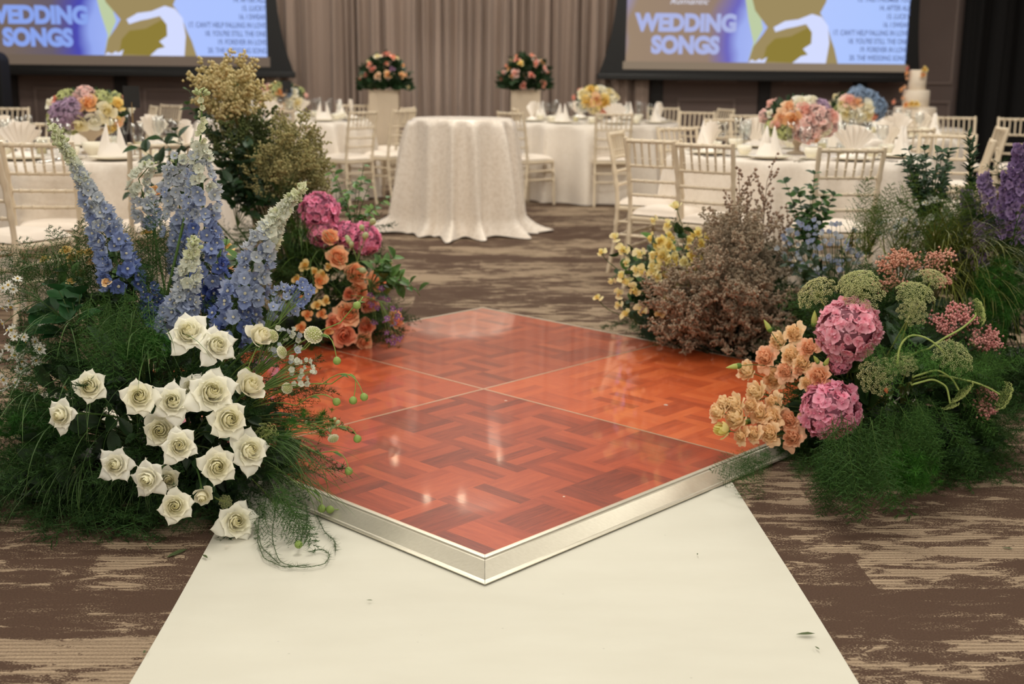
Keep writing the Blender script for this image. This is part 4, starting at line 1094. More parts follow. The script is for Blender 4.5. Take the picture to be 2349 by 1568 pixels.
SR = meshes([rose_tpl(31, 13, .8, (240, 206, 116), (247, 224, 156), .5, 5, 5), rose_tpl(32, 12, .7, (240, 168, 104), (247, 198, 140), .5, 5, 5), rose_tpl(33, 22, 1.0, (238, 200, 120), (248, 226, 160), .2, 5, 5, ruff=1.0), rose_tpl(34, 22, 1.0, (238, 194, 134), (249, 218, 172), .2, 5, 5, ruff=1.0)], 'bloom', PETAL)
sl = [(700, 610, 32, 0, 'yellow spray rose above the pale blue sprays'), (680, 640, 26, 0, 'yellow spray rose at the left edge of the orange display'), (722, 624, 24, 0, 'small yellow spray rose, upper of the pair by the big orange bud'), (740, 630, 26, 0, 'small yellow spray rose, lower of the pair by the big orange bud'),
      (752, 612, 22, 0, 'yellow spray bud touching the second orange rose'), (733, 645, 40, 1, 'orange spray rose in the middle of the yellow ones'), (692, 688, 28, 1, 'orange spray rose behind the blue sprays, upper'), (706, 722, 30, 1, 'orange spray rose behind the blue sprays, lower'),
      (728, 700, 28, 0, 'yellow spray rose left of the largest orange rose'), (692, 752, 30, 1, 'orange spray rose just above the cream scabious'), (738, 720, 28, 1, 'orange spray rose left of the lower orange bunch'), (748, 690, 26, 0, 'yellow spray rose below the middle orange spray rose'),
      (716, 668, 24, 0, 'yellow spray rose between the blue sprays and orange roses'), (752, 760, 26, 1, 'orange spray rose at the foot of the back left display')]
for i, (px, py, s, v, lab) in enumerate(sl):
    p, n = M2.hit(px, py, 1.06); flower('spray_rose', lab, 'spray rose', 'spray roses of the back left display', M2, p, away(n, px, py, .6, .2), diam(s, p), SR[v], 'bloom', roll=i*2.3, stem_r=.0016)
cl_ = [(152, 578, 34, 2, 'highest yellow carnation-like bloom at the left'), (168, 596, 34, 2, 'yellow ruffled bloom below the highest one'), (186, 582, 26, 2, 'small yellow ruffled bloom at the top of the left group'), (206, 582, 30, 2, 'yellow ruffled bloom nearest the leaning delphinium'),
       (104, 598, 28, 0, 'yellow bud farthest left, before the chair leg'), (134, 622, 26, 3, 'apricot bloom low in the left yellow group'), (150, 619, 30, 3, 'apricot bloom right of the low apricot one'), (188, 634, 36, 3, 'largest apricot ruffled bloom of the left group'),
       (218, 603, 36, 3, 'apricot bloom against the leaning blue delphinium'), (164, 648, 26, 2, 'lowest yellow bloom of the left group'), (245, 650, 26, 3, 'apricot bloom under the leaning delphinium'), (356, 446, 44, 3, 'apricot bloom beside the small far delphinium'),
       (352, 492, 46, 3, 'salmon bloom below the apricot one by the far delphinium'), (520, 574, 42, 2, 'pale yellow bloom between the two big delphiniums'), (516, 616, 40, 3, 'apricot bloom right of the tall delphinium foot'), (338, 536, 26, 2, 'yellow bloom left of the tall delphinium')]
for i, (px, py, s, v, lab) in enumerate(cl_):
    p, n = M1.hit(px, py, 1.0)
    if py < 640: p = D(px, py, 3.62 if px < 260 else 3.9)
    flower('ruffled_bloom', lab, 'flower', 'yellow and apricot blooms of the left display', M1, p, away(n, px, py, .5, .35), diam(s, p), SR[v], 'bloom', roll=i*2.3, stem_r=.0018, leaves=1, leafmesh=PALELEAF)

# ---- hydrangeas
HYL = MB().put(leaf_tpl(.8, (58, 92, 44), (74, 108, 54), .12)).mesh('leaf', LEAF)
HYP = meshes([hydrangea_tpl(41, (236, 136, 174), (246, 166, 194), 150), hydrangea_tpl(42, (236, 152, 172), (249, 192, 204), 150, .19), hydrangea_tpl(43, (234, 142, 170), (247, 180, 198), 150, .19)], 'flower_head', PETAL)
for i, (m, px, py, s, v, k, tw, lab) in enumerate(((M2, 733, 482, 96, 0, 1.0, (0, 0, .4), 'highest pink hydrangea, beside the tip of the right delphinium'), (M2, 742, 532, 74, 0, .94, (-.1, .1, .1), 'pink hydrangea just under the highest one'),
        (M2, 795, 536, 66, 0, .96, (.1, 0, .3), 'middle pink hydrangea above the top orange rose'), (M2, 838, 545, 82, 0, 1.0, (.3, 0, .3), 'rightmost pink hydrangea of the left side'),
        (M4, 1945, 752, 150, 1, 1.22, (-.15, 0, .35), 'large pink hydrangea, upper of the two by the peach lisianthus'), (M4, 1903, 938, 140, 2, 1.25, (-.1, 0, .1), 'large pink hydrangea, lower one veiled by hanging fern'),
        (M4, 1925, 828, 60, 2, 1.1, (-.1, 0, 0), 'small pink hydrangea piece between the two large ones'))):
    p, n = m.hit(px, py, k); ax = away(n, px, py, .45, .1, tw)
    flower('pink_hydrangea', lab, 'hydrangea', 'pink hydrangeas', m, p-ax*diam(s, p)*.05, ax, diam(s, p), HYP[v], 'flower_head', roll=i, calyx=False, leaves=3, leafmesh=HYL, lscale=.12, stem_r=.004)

# ---- lisianthus
LS = meshes([rose_tpl(51, 26, .85, (244, 222, 150), (251, 226, 182), .1, 7, 6, ruff=1.3, c_edge=(252, 208, 166)), rose_tpl(52, 24, .7, (244, 226, 158), (250, 232, 190), .1, 7, 6, ruff=1.2, tall=1.2, c_edge=(252, 216, 178)),
             rose_tpl(53, 26, .95, (244, 200, 148), (250, 208, 172), .1, 7, 6, ruff=1.4, c_edge=(250, 190, 156)), rose_tpl(54, 9, .45, (226, 224, 140), (240, 228, 160), .1, 6, 6, ruff=.5, tall=1.3)], 'bloom', PETAL)
ll = [(1827, 767, 46, 0, 'highest peach lisianthus, left of the upper hydrangea'), (1792, 784, 40, 1, 'creamy lisianthus below the pointed green bud'), (1763, 823, 54, 2, 'peach lisianthus alone at the upper left of its bunch'), (1859, 800, 46, 2, 'peach lisianthus touching the upper hydrangea'),
      (1820, 818, 48, 0, 'peach lisianthus in the middle of the upper bunch'), (1722, 854, 44, 1, 'drooping peach lisianthus reaching left over the parquet'), (1780, 870, 52, 0, 'pale peach lisianthus at the bottom of the upper bunch'), (1808, 852, 48, 2, 'deep peach lisianthus beside the pale bottom one'),
      (1846, 834, 44, 0, 'peach lisianthus by the small pair of green buds'), (1884, 864, 54, 2, 'salmon lisianthus between the two hydrangeas'), (1858, 880, 40, 0, 'peach lisianthus left of the salmon one'), (1742, 902, 46, 1, 'upright cream lisianthus with a peach rim, heading the lower bunch'),
      (1656, 948, 42, 1, 'leftmost cream lisianthus of the lower bunch'), (1668, 928, 36, 1, 'cream lisianthus above the leftmost one'), (1695, 930, 46, 1, 'cream lisianthus third from the left, lower bunch'), (1700, 962, 54, 1, 'large cream lisianthus bell facing left, lower bunch'),
      (1671, 988, 42, 3, 'yellow-green lisianthus lying lowest on the parquet'), (1727, 932, 38, 0, 'peach lisianthus behind the upright cream one'), (1748, 950, 44, 0, 'peach lisianthus in the centre of the lower bunch'), (1776, 958, 48, 0, 'wide peach lisianthus right of the lower bunch centre'),
      (1780, 926, 44, 0, 'peach lisianthus at the top right of the lower bunch'), (1772, 996, 48, 0, 'peach lisianthus at the bottom right, on the parquet'), (1706, 1000, 38, 0, 'apricot lisianthus under the large bell'), (1734, 996, 38, 0, 'apricot lisianthus second under the large bell'),
      (1817, 964, 48, 2, 'salmon lisianthus left of the lower hydrangea'), (1823, 1004, 50, 2, 'salmon lisianthus lowest, just left of the hanging fern'), (1838, 848, 36, 2, 'peach lisianthus half hidden behind the bunch')]
for i, (px, py, s, v, lab) in enumerate(ll):
    p, n = M4.hit(px, py, 1.25); low = px < 1800 and py > 880
    if low: p = D(px, py, 3.60+.0009*(1000-py))
    elif px < 1800: p = D(px, py, 3.78)
    flower('peach_lisianthus', lab, 'lisianthus', 'peach lisianthus of the front right display', M4, p, away(n, px, py, .6, .12, (-.25, 0, 0) if v != 3 else (-.8, 0, .1)), diam(s, p)*1.2, LS[v], 'bloom', roll=i*1.9, stem_r=.0016, scol=(96, 116, 66), sag=.3)
BUD = MB().lathe([(0, -.05), (.10, .0), (.16, .15), (.15, .4), (.08, .65), (0, .85)], 9, lin((196, 206, 120))).lathe([(0, -.06), (.12, -.01), (.17, .1), (.165, .22), (.15, .22)], 8, lin((104, 138, 66))).mesh('bud', PETAL)
for i, (px, py, s, ax, lab) in enumerate(((1768, 760, 32, (-.5, 0, .8), 'pointed green lisianthus bud highest at the left'), (1700, 838, 34, (-1, 0, -.15), 'pointed green lisianthus bud farthest left over the parquet'), (1868, 748, 38, (-.1, -.2, 1), 'green lisianthus bud touching the upper hydrangea'), (1878, 832, 26, (-.5, -.3, .6), 'green lisianthus bud, left of a pair under the hydrangea'), (1892, 838, 28, (.1, -.5, .7), 'green lisianthus bud, right of a pair under the hydrangea'), (1722, 966, 34, (-1, -.1, -.1), 'slim green lisianthus bud lying in the lower bunch'))):
    p = M4.hit(px, py, 1.27)[0]
    if px < 1800: p = D(px, py, 3.75)
    flower('lisianthus_bud', lab, 'flower bud', 'lisianthus buds', M4, p, ax, diam(s, p)*1.25, BUD, 'bud', stem_r=.0014, calyx=False, sag=.3)

# ---- lacy umbels
UM = meshes([umbel_tpl(61, 30, (204, 206, 148), (232, 230, 182)), umbel_tpl(62, 34, (196, 202, 142), (226, 228, 176)), umbel_tpl(63, 26, (196, 208, 128), (222, 230, 160), .4, 16)], 'umbel', PETAL)
ul = [(1868, 664, 90, 0, (-.3, 0, .6), 'lacy green umbel farthest left, above the upper hydrangea'), (1965, 640, 92, 1, (-.1, .2, .7), 'lacy green umbel, upper of the overlapping pair'), (1978, 668, 94, 0, (.05, -.1, .35), 'lacy green umbel, lower of the overlapping pair'),
      (2100, 668, 86, 1, (.1, 0, .8), 'domed green umbel right of the overlapping pair'), (2142, 632, 62, 0, (.2, .1, .6), 'small green umbel at the top right'), (2095, 712, 66, 0, (0, -.2, .2), 'small round umbel between pink sprays and the large hydrangea'), (2256, 712, 60, 2, (.9, -.1, .25), 'green umbel seen from the side on a long curved stem'),
      (2008, 862, 84, 0, (-.3, -.3, .1), 'round green umbel right of the lower hydrangea'), (2190, 812, 92, 1, (.2, 0, .5), 'broad pale umbel among the ferns at the right'), (2213, 908, 62, 2, (.5, -.3, -.5), 'upturned umbel hanging from a bent stem'), (2312, 912, 66, 2, (.9, -.1, -.35), 'umbel drooping at the far right over the carpet'),
      (2072, 832, 60, 1, (-.2, 0, .4), 'small umbel half sunk in the ferns'), (618, 988, 52, 2, (.3, -.1, .5), 'green umbel beside the white rose nearest the dance floor edge'), (518, 1150, 30, 1, (.2, -.3, .2), 'tiny pale umbel near the lowest white rose'),
      (2184, 936, 40, 2, (.3, -.3, -.8), 'small umbel hanging from the thin bent stem, left of the upturned one')]
UPATH = {6: [(2130, 800), (2165, 775), (2205, 755), (2240, 725)], 8: [(2058, 840), (2062, 792), (2088, 764), (2128, 774), (2160, 800)], 9: [(2095, 864), (2150, 846), (2185, 868)], 10: [(2180, 864), (2235, 876), (2270, 890)], 14: [(2092, 882), (2140, 868), (2172, 885)]}
for i, (px, py, s, v, tw, lab) in enumerate(ul):
    m = M1 if px < 900 else M4; p, n = m.hit(px, py, 1.30 if m is M4 and py > 600 else 1.2); ax = norm(.4*n+.25*norm(-ray(px, py))+np.array(tw))
    if i in (6, 9, 10, 14): ax = norm(tw)
    sz = diam(s, p)*1.12
    flower('lacy_umbel', lab, 'umbel flower', 'lacy green umbels', m, p-ax*sz*.25, ax, sz, UM[v], 'umbel', roll=i, calyx=False, stem_r=.0030 if i in UPATH else .0022, scol=(158, 174, 96), sag=.35, path=None if i not in UPATH else np.array([CAM+(D(a, b, 3)-CAM)*((p-CAM)@FW)/((D(a, b, 3)-CAM)@FW) for a, b in UPATH[i]]))

# ---- scabious heads and their round green seed buds on long wiry stems
SCB = MB().put(scabiosa_tpl(71)).mesh('flower_head', PETAL)
BALL = MB().lathe([(0, -.5), (.25, -.42), (.46, -.12), (.48, .1), (.34, .36), (.12, .46), (0, .42)], 10, lin((148, 172, 90))).mesh('seed_bud', LEAF)
yfl = lambda px, py: D(px, py, 3.25)
for i, (px, py, s, ax, lab) in enumerate(((718, 769, 44, (.3, -.6, .5), 'largest cream scabious, before the orange spray roses'), (623, 771, 32, (.5, -.5, .4), 'cream scabious right of the half-closed white rose'), (644, 808, 30, (.7, -.4, .3), 'cream scabious lower, pointing right'), (658, 890, 26, (.3, -.6, .2), 'cream scabious low over the orange parquet'),
        (652, 1222, 40, (.2, -.8, .3), 'cream scabious low above the white runner'), (764, 1003, 26, (.2, -.5, -.3), 'cream scabious hanging over the front parquet panel'))):
    p = yfl(px, py); flower('cream_scabious', lab, 'scabious', 'cream scabious of the left display', M1, p, ax, diam(s, p)*1.15, SCB, 'flower_head', calyx=False, stem_r=.0016, scol=(132, 156, 80), base=np.array([M1.c[0]+.12, M1.c[1], .125]), sag=.25)
for i, (px, py, mx_, my_, lab) in enumerate(((773, 827, 700, 800, 'green seed bud arching over the left parquet panel'), (835, 910, 740, 880, 'green seed bud reaching farthest right over the parquet'), (772, 921, 680, 930, 'fat green seed bud on a straight stem over the parquet'), (820, 1006, 740, 990, 'green seed bud below the farthest reaching one'), (800, 1080, 730, 1040, 'green seed bud pointing down to the front panel'),
        (738, 1166, 690, 1120, 'green seed bud at the aluminium edge'), (757, 1168, 745, 1160, 'tiny green seed bud lying on the aluminium edge'), (819, 700, 780, 740, 'green seed bud standing before the orange roses'), (685, 1248, 660, 1200, 'green seed bud touching the white runner'), (810, 918, 760, 880, 'small forked seed bud near the farthest reaching one'), (566, 850, 575, 830, 'small green seed bud under the half-closed white rose'))):
    p = D(px, py, 3.22) if py < 1200 else G(px, py, .03); q = D(mx_, my_, 3.28)
    base = np.array([M1.c[0]+.14, M1.c[1], .125]); t = thing('scabious_bud', lab, 'flower bud', base, 0, 'scabious seed buds')
    S_ = np.vstack([bezier(base, lerp(base, q, .6)+np.array([0, 0, .10]), q, 8)[:-1], bezier(q, q+(q-base)*.22+np.array([0, 0, .03]), p, 8)])-base
    MB().tube(S_, np.linspace(.0022, .0013, len(S_)), 5, lin((134, 158, 80))).build('stem', TWIG, t)
    link('seed_bud', BALL, t, mat4(frame(norm(S_[-1]-S_[-2])), p-base, diam(20, p)*1.0))
    w = S_[9]; d = norm(S_[10]-S_[9]); link('leaf', PALELEAF, t, mat4(np.stack([frame(d)[:, 0], norm(d+np.array([.3, -.2, -.5])), frame(d)[:, 1]], 1), w, .035))
# ================================================================== delphiniums
DCOL = [((62, 80, 152), (94, 114, 182)), ((86, 104, 164), (118, 138, 194)), ((116, 130, 176), (146, 162, 202)), ((142, 154, 184), (170, 182, 208)), ((172, 180, 192), (198, 204, 210)), ((206, 210, 196), (226, 228, 210)), ((208, 212, 172), (226, 228, 196))]
DFL = [[MB().put(floret_tpl(80+i*3+k, c1, c2, cup=.20+.14*k, w=.95, rag=.16, eyek=.14, eye=(232, 228, 206))).mesh('floret', PETAL) for k in range(2)] for i, (c1, c2) in enumerate(DCOL)]
DBUD = MB().lathe([(0, -.5), (.28, -.4), (.40, 0), (.3, .35), (0, .5)], 8, lin((196, 204, 158))).tube([(0, 0, -.4), (0, .1, -.8), (0, .25, -1.1)], [.18, .12, .04], 5, lin((176, 188, 140))).mesh('bud', PETAL)
def spike(m, name, label, group, path, wid, y, cbot, ctop, nfl, fsize, tipbuds=8, seed=0, y2=None, face=.6):
    """path: pixel points foot to tip; wid: spike width in px foot to tip"""
    r = sub_rng(900+seed); n = len(path); yy = np.linspace(y, y if y2 is None else y2, n)
    A = np.array([D(px, py, q) for (px, py), q in zip(path, yy)]); W_ = np.array(wid)*y/FPX
    base = np.array([m.c[0]+r.uniform(-.12, .12), m.c[1]+.04+r.uniform(-.05, .05), .125])
    t = thing(name, label, 'delphinium' if 'delphinium' in name else 'flower spike', base, 0, group)
    S_ = np.vstack([bezier(base, A[0]-(A[1]-A[0])*.7, A[0], 7)[:-1], A])-base
    MB().tube(S_, np.linspace(.0055, .0016, len(S_)), 6, lin((92, 122, 62))).build('stem', TWIG, t)
    cum = np.r_[0, np.cumsum(np.linalg.norm(np.diff(A, axis=0), axis=1))]; cum /= cum[-1]
    def pos(s): return np.array([np.interp(s, cum, A[:, k]) for k in range(3)])
    nb = 0
    for k in range(nfl):
        s = ((k+.5)/nfl); w = np.interp(s, np.linspace(0, 1, len(W_)), W_)
        p = pos(s); ax = norm(pos(min(1, s+.05))-pos(max(0, s-.05))); R_ = frame(ax); a = k*2.39996+r.normal()*.25
        # the camera sees the near half; keep most florets there
        d = R_ @ np.array([math.cos(a), math.sin(a), 0]); v = norm(CAM-p)
        if d@v < -.45: d = norm(d+v*1.3)
        f = fsize*(1.2-.45*s)*(.85+.3*r.random()); rad = max(.004, w*.5-f*.25)
        q = p+d*rad*(.45+.6*r.random()**.7); fd = norm(d*.75+v*.25*face+np.array([0, 0, .12])+r.normal(size=3)*.18)
        u = np.clip(s+r.normal()*.09, 0, 1); c = int(np.clip(round(cbot+(ctop-cbot)*u), 0, 6))
        if s > .93 and k % 2: continue
        link('floret', DFL[c][k % 2], t, mat4(frame(fd, r.random()*6), q-base, f))
    for k in range(tipbuds):
        s = .86+.15*k/max(1, tipbuds); p = pos(min(1, s)); a = k*2.4; ax = norm(A[-1]-A[-2]); R_ = frame(ax)
        d = norm(R_@np.array([math.cos(a), math.sin(a), .6])); L = .016*(1-.5*k/max(1, tipbuds))
        q = p+d*L*1.6; link('bud', DBUD, t, mat4(frame(d), q-base, .013*(1.15-.6*k/max(1, tipbuds))))
    return t
GD = 'delphiniums of the left display'
spike(M1, 'blue_delphinium', 'tallest delphinium, deep blue at the foot fading to cream at its thin tip', GD, [(472, 705), (474, 610), (468, 500), (464, 390), (458, 320)], [92, 104, 100, 92, 76, 40], 3.52, -.1, 5.3, 100, .040, 3, 1)
spike(M1, 'blue_delphinium', 'thin bare delphinium tip with green buds, above the tallest blue spike', GD, [(459, 330), (463, 280), (462, 240), (460, 208)], [26, 16, 12, 8], 3.50, 5.6, 6.2, 8, .024, 14, 2)
spike(M1, 'blue_delphinium', 'grey-blue delphinium pressed against the left side of the tallest one', GD, [(432, 655), (420, 540), (408, 440), (402, 350)], [70, 88, 92, 78, 50], 3.62, 2.2, 4.6, 80, .040, 3, 3)
spike(M1, 'blue_delphinium', 'leaning delphinium at the left, dusty blue at the foot with a long budded tip', GD, [(285, 660), (262, 580), (232, 500), (200, 430), (168, 370), (118, 288)], [104, 100, 86, 62, 34, 16, 8], 3.50, .8, 6.4, 94, .039, 14, 4)
spike(M1, 'blue_delphinium', 'small pale blue delphinium behind, beside the apricot blooms', GD, [(350, 520), (332, 460), (318, 410), (350, 372)], [62, 66, 56, 30], 3.80, 3.4, 5.4, 40, .036, 6, 5)
spike(M1, 'blue_delphinium', 'pale delphinium leaning right, cream at its curled tip', GD, [(530, 775), (552, 690), (585, 600), (630, 510), (664, 462), (700, 424)], [116, 124, 108, 92, 66, 30, 10], 3.36, 1.4, 6.2, 100, .041, 9, 6)
spike(M1, 'blue_delphinium', 'short cream and lilac delphinium in front of the tallest one', GD, [(418, 745), (420, 690), (432, 630), (440, 590), (446, 545)], [80, 74, 62, 44, 14], 3.33, 3.0, 6.0, 46, .036, 8, 7)
spike(M1, 'blue_delphinium', 'lowest lilac-blue delphinium piece just above the topmost white roses', GD, [(398, 792), (388, 740), (384, 700)], [56, 70, 50], 3.36, 2.4, 3.4, 24, .036, 0, 8)
spike(M1, 'blue_delphinium', 'blue delphinium foot sunk in ferns left of the tallest spike', GD, [(350, 745), (345, 690), (340, 650)], [52, 60, 44], 3.50, .6, 1.6, 22, .036, 0, 9)
# loose sprays of single florets
def spray(m, name, label, cat, group, pts, y, meshes_, fs, hub, seed, part='floret', scol=(112, 140, 76), jit=.03, face=None, lf=None):
    r = sub_rng(seed); base = np.array([m.c[0], m.c[1]+.04, .125]); t = thing(name, label, cat, base, 0, group); H = D(hub[0], hub[1], y)
    b = MB().tube(bezier(base, lerp(base, H, .5)+np.array([0, 0, .1]), H, 8)-base, np.linspace(.003, .0018, 8), 5, lin(scol))
    for i, (px, py) in enumerate(pts):
        p = D(px, py, y+r.normal()*jit); b.tube(bezier(H, lerp(H, p, .5)+np.array([0, 0, .015]), p, 6)-base, np.linspace(.0014, .0008, 6), 4, lin(scol), cap=False)
        v = norm(CAM-p); d = norm(v*.7+norm(p-H)*.6+r.normal(size=3)*.35+(0 if face is None else np.array(face)))
        link(part, meshes_[i % len(meshes_)], t, mat4(frame(d, r.random()*6), p-base, fs*(.8+.4*r.random())))
    b.build('stems', TWIG, t)
    return t
def cloud(cx, cy, rx, ry, n, seed):
    r = sub_rng(seed); o = []
    while len(o) < n:
        a, b = r.uniform(-1, 1, 2)
        if a*a+b*b < 1: o.append((cx+a*rx, cy+b*ry))
    return o
spray(M1, 'blue_flower_spray', 'loose pale blue spray over the yellow spray roses', 'flower spray', 'pale blue sprays of the left display', cloud(690, 672, 34, 26, 14, 1), 3.30, DFL[2], .030, (640, 740), 11)
spray(M1, 'blue_flower_spray', 'loose pale blue spray right of the leaning pale delphinium', 'flower spray', 'pale blue sprays of the left display', cloud(645, 690, 40, 44, 18, 2), 3.34, DFL[3], .027, (600, 790), 12)
spray(M1, 'white_flower_spray', 'tiny white spray between the scabious heads and the orange spray roses', 'flower spray', 'white sprays of the left display', cloud(650, 790, 48, 46, 26, 3), 3.30, [DFL[5][0], DFL[4][1]], .018, (585, 860), 13)
spray(M1, 'white_flower_spray', 'tiny white spray low over the left parquet panel', 'flower spray', 'white sprays of the left display', cloud(690, 850, 34, 34, 22, 4), 3.26, [DFL[5][0], DFL[5][1]], .016, (590, 900), 14)
spray(M1, 'white_bud_spray', 'small white bud spray at the seam of the left and front panels', 'flower spray', 'white sprays of the left display', [(768, 960), (775, 968), (764, 978), (757, 986), (758, 1000), (702, 968)], 3.24, [DBUD], .014, (650, 1000), 15, 'bud')
DAISY = MB().put(floret_tpl(91, (240, 238, 226), (250, 250, 244), eye=(220, 190, 90), n=9, w=.36, cup=.05, eyek=.2)).mesh('flower_head', PETAL)
dl = [(22, 690), (26, 702), (20, 654), (32, 664), (8, 660), (28, 757), (18, 758), (55, 772), (62, 784), (98, 750), (35, 813), (42, 820), (50, 808), (28, 818), (52, 828), (5, 815), (92, 800), (82, 783), (82, 827), (100, 842), (72, 880), (38, 878), (10, 870), (8, 742), (8, 705), (15, 892), (40, 640), (62, 850), (34, 772), (22, 795), (48, 845), (60, 800)]
spots_ = ['high at the left frame edge', 'beside the chair leg at the left frame edge', 'left of the dark broad leaves', 'low at the left frame edge']
for i in range(4):
    grp = sorted(dl, key=lambda q: q[1])[i*8:(i+1)*8]
    t = spray(M1, 'white_aster_spray', 'white aster spray ' + spots_[i], 'flower spray', 'white asters at the left edge', grp, 3.42, [DAISY], .034, (95, 690+60*i), 20+i, 'flower_head', (70, 100, 52))

# ---- violet statice, back left
STAT = MB().put(floret_tpl(95, (128, 92, 150), (164, 126, 182), n=5, w=.5)).mesh('floret', PETAL)
spray(M2, 'violet_statice', 'violet sprig hanging at the right end of the orange roses', 'flower spray', 'violet sprigs', cloud(905, 745, 26, 42, 16, 5), 5.0, [STAT], .028, (870, 690), 31)
spray(M2, 'violet_statice', 'violet sprig among the leaves right of the pink hydrangeas', 'flower spray', 'violet sprigs', cloud(868, 700, 26, 50, 18, 6), 5.2, [STAT], .028, (845, 640), 32)
BUDS = [SR[0]]
spray(M2, 'cream_bud_spray', 'cream buds between the pink hydrangea and the top orange rose', 'flower spray', 'cream buds', [(800, 552), (806, 560), (797, 545), (830, 522), (855, 508), (832, 620), (893, 602), (838, 540)], 5.15, [DBUD], .035, (820, 600), 33, 'bud')

# ---- yellow flowers, back right
YS1 = MB().put(rose_tpl(96, 11, 1.0, (242, 220, 120), (249, 234, 160), .1, 6, 5, ruff=1.0)).mesh('floret', PETAL); YS2 = MB().put(rose_tpl(97, 11, .9, (244, 230, 156), (250, 242, 196), .1, 6, 5, ruff=.9)).mesh('floret', PETAL)
GY = 'yellow flowers of the back right display'
def ystock(label, path, w, n, seed, me, fs=.052):
    r = sub_rng(seed); A = np.array([D(px, py, 5.2) for px, py in path]); base = np.array([M3.c[0]-.1, M3.c[1]+.02, .125]); t = thing('yellow_stock', label, 'flower spike', base, 0, GY)
    MB().tube(np.vstack([bezier(base, lerp(base, A[0], .6)+(0, 0, .05), A[0], 6)[:-1], A])-base, .003, 5, lin((96, 124, 66))).build('stem', TWIG, t)
    for k in range(n):
        s = (k+.5)/n*(len(A)-1); i = min(int(s), len(A)-2); p = A[i]+(A[i+1]-A[i])*(s-i); a = k*2.4; ax = norm(A[-1]-A[0]); d = frame(ax)@np.array([math.cos(a), math.sin(a), .3])
        if d[1] > .3: d[1] *= -1
        link('floret', me, t, mat4(frame(norm(d+np.array([0, -.4, .2])), k), p+d*w*5.2/FPX*.5-base, fs*(.75+.4*r.random())))
ystock('bright yellow stock spike, tallest, beside the brown dried bush', [(1590, 640), (1588, 600), (1596, 565), (1600, 535)], 34, 16, 1, YS1)
ystock('bright yellow stock spike left of the tallest one', [(1540, 625), (1528, 590), (1525, 560), (1515, 545)], 36, 16, 2, YS1)
ystock('pale yellow stock spike leaning out of the brown bush', [(1562, 665), (1552, 630), (1560, 600)], 34, 12, 3, YS2)
ystock('golden stock spike low against the brown bush', [(1536, 700), (1540, 670), (1548, 640)], 30, 10, 4, YS1)
ystock('broad yellow stock spike between the two tall ones', [(1500, 640), (1508, 605), (1535, 575)], 30, 12, 5, YS2)
yl = [(1380, 580, 'pale yellow bloom farthest left, beyond the chair leg'), (1412, 546, 'pale yellow bloom at the second chair leg'), (1431, 574, 'pale yellow bloom with an orange eye by the chair leg'), (1434, 603, 'pale yellow bloom below the orange-eyed one'), (1428, 635, 'pale yellow bloom before the nearer chair leg'), (1471, 582, 'green-yellow bloom in the upper leaves'), (1496, 575, 'cream-yellow bloom left of the bright spikes'),
      (1461, 620, 'pale yellow bloom left of the dark leaf'), (1480, 622, 'pale yellow bloom right of its neighbour by the dark leaf'), (1502, 503, 'pale yellow bloom high on its own stem'), (1535, 515, 'pale yellow bloom near the white chair seat'), (1552, 478, 'highest pale yellow bloom, before the chair seat'), (1372, 685, 'pale yellow bloom farthest out over the carpet'), (1418, 672, 'pale yellow bloom at the lower left of the display'),
      (1455, 664, 'round pale yellow bloom in the lower leaves'), (1420, 700, 'pale yellow bloom lowest at the left'), (1438, 722, 'greenish yellow bloom under the lowest left one'), (1470, 713, 'peach-yellow bloom beside the dark tray'), (1513, 720, 'peach-yellow bloom in front of the brown bush foot'), (1532, 690, 'curled golden bloom in front of the brown bush'), (1440, 652, 'pale yellow bloom in the middle of the left edge'), (1404, 640, 'small yellow bud over the carpet')]
YB = meshes([rose_tpl(98, 9, 1.0, (242, 226, 140), (248, 240, 184), .2, 6, 5, ruff=.7), rose_tpl(99, 8, .8, (242, 230, 160), (247, 241, 196), .2, 6, 5, ruff=.5)], 'bloom', PETAL)
for i, (px, py, lab) in enumerate(yl):
    p = D(px, py, 5.22-.0012*(px-1450)); flower('yellow_bloom', lab, 'flower', GY, M3, p, norm(np.array([-.3, -.7, .35])+sub_rng(i).normal(size=3)*.3), .062*(.8+.35*(i % 3)/2), YB[i % 2], 'bloom', roll=i, stem_r=.0018, leaves=2, leafmesh=ROSELEAF, lscale=.06, sag=.3)

# ---- blue star flowers, middle right
bl = cloud(1880, 568, 100, 66, 92, 8)
for i in range(4):
    spray(M6, 'blue_star_spray', ('pale blue star flowers just right of the brown bush', 'pale blue star flowers under the leafy green sprig', 'pale blue star flowers behind the salmon rice flowers', 'pale blue star flowers at the right of their patch')[i], 'flower spray', 'pale blue star flower sprays',
          sorted(bl)[i*23:(i+1)*23], 5.2-.12*i, [DFL[4][0], DFL[3][1]], .024, (1860+25*i, 690), 40+i, scol=(70, 96, 52))
spray(M5, 'white_flower_spray', 'white specks of blossom at the right of the near right table skirt', 'flower spray', 'white sprays at the right', cloud(2150, 490, 62, 38, 34, 9), 4.85, [DFL[5][1], DAISY], .028, (2160, 600), 45)
spray(M5, 'white_flower_spray', 'white specks of blossom under the dark green sprigs', 'flower spray', 'white sprays at the right', cloud(2060, 525, 60, 26, 22, 10), 4.95, [DFL[4][1], DAISY], .026, (2070, 620), 46)

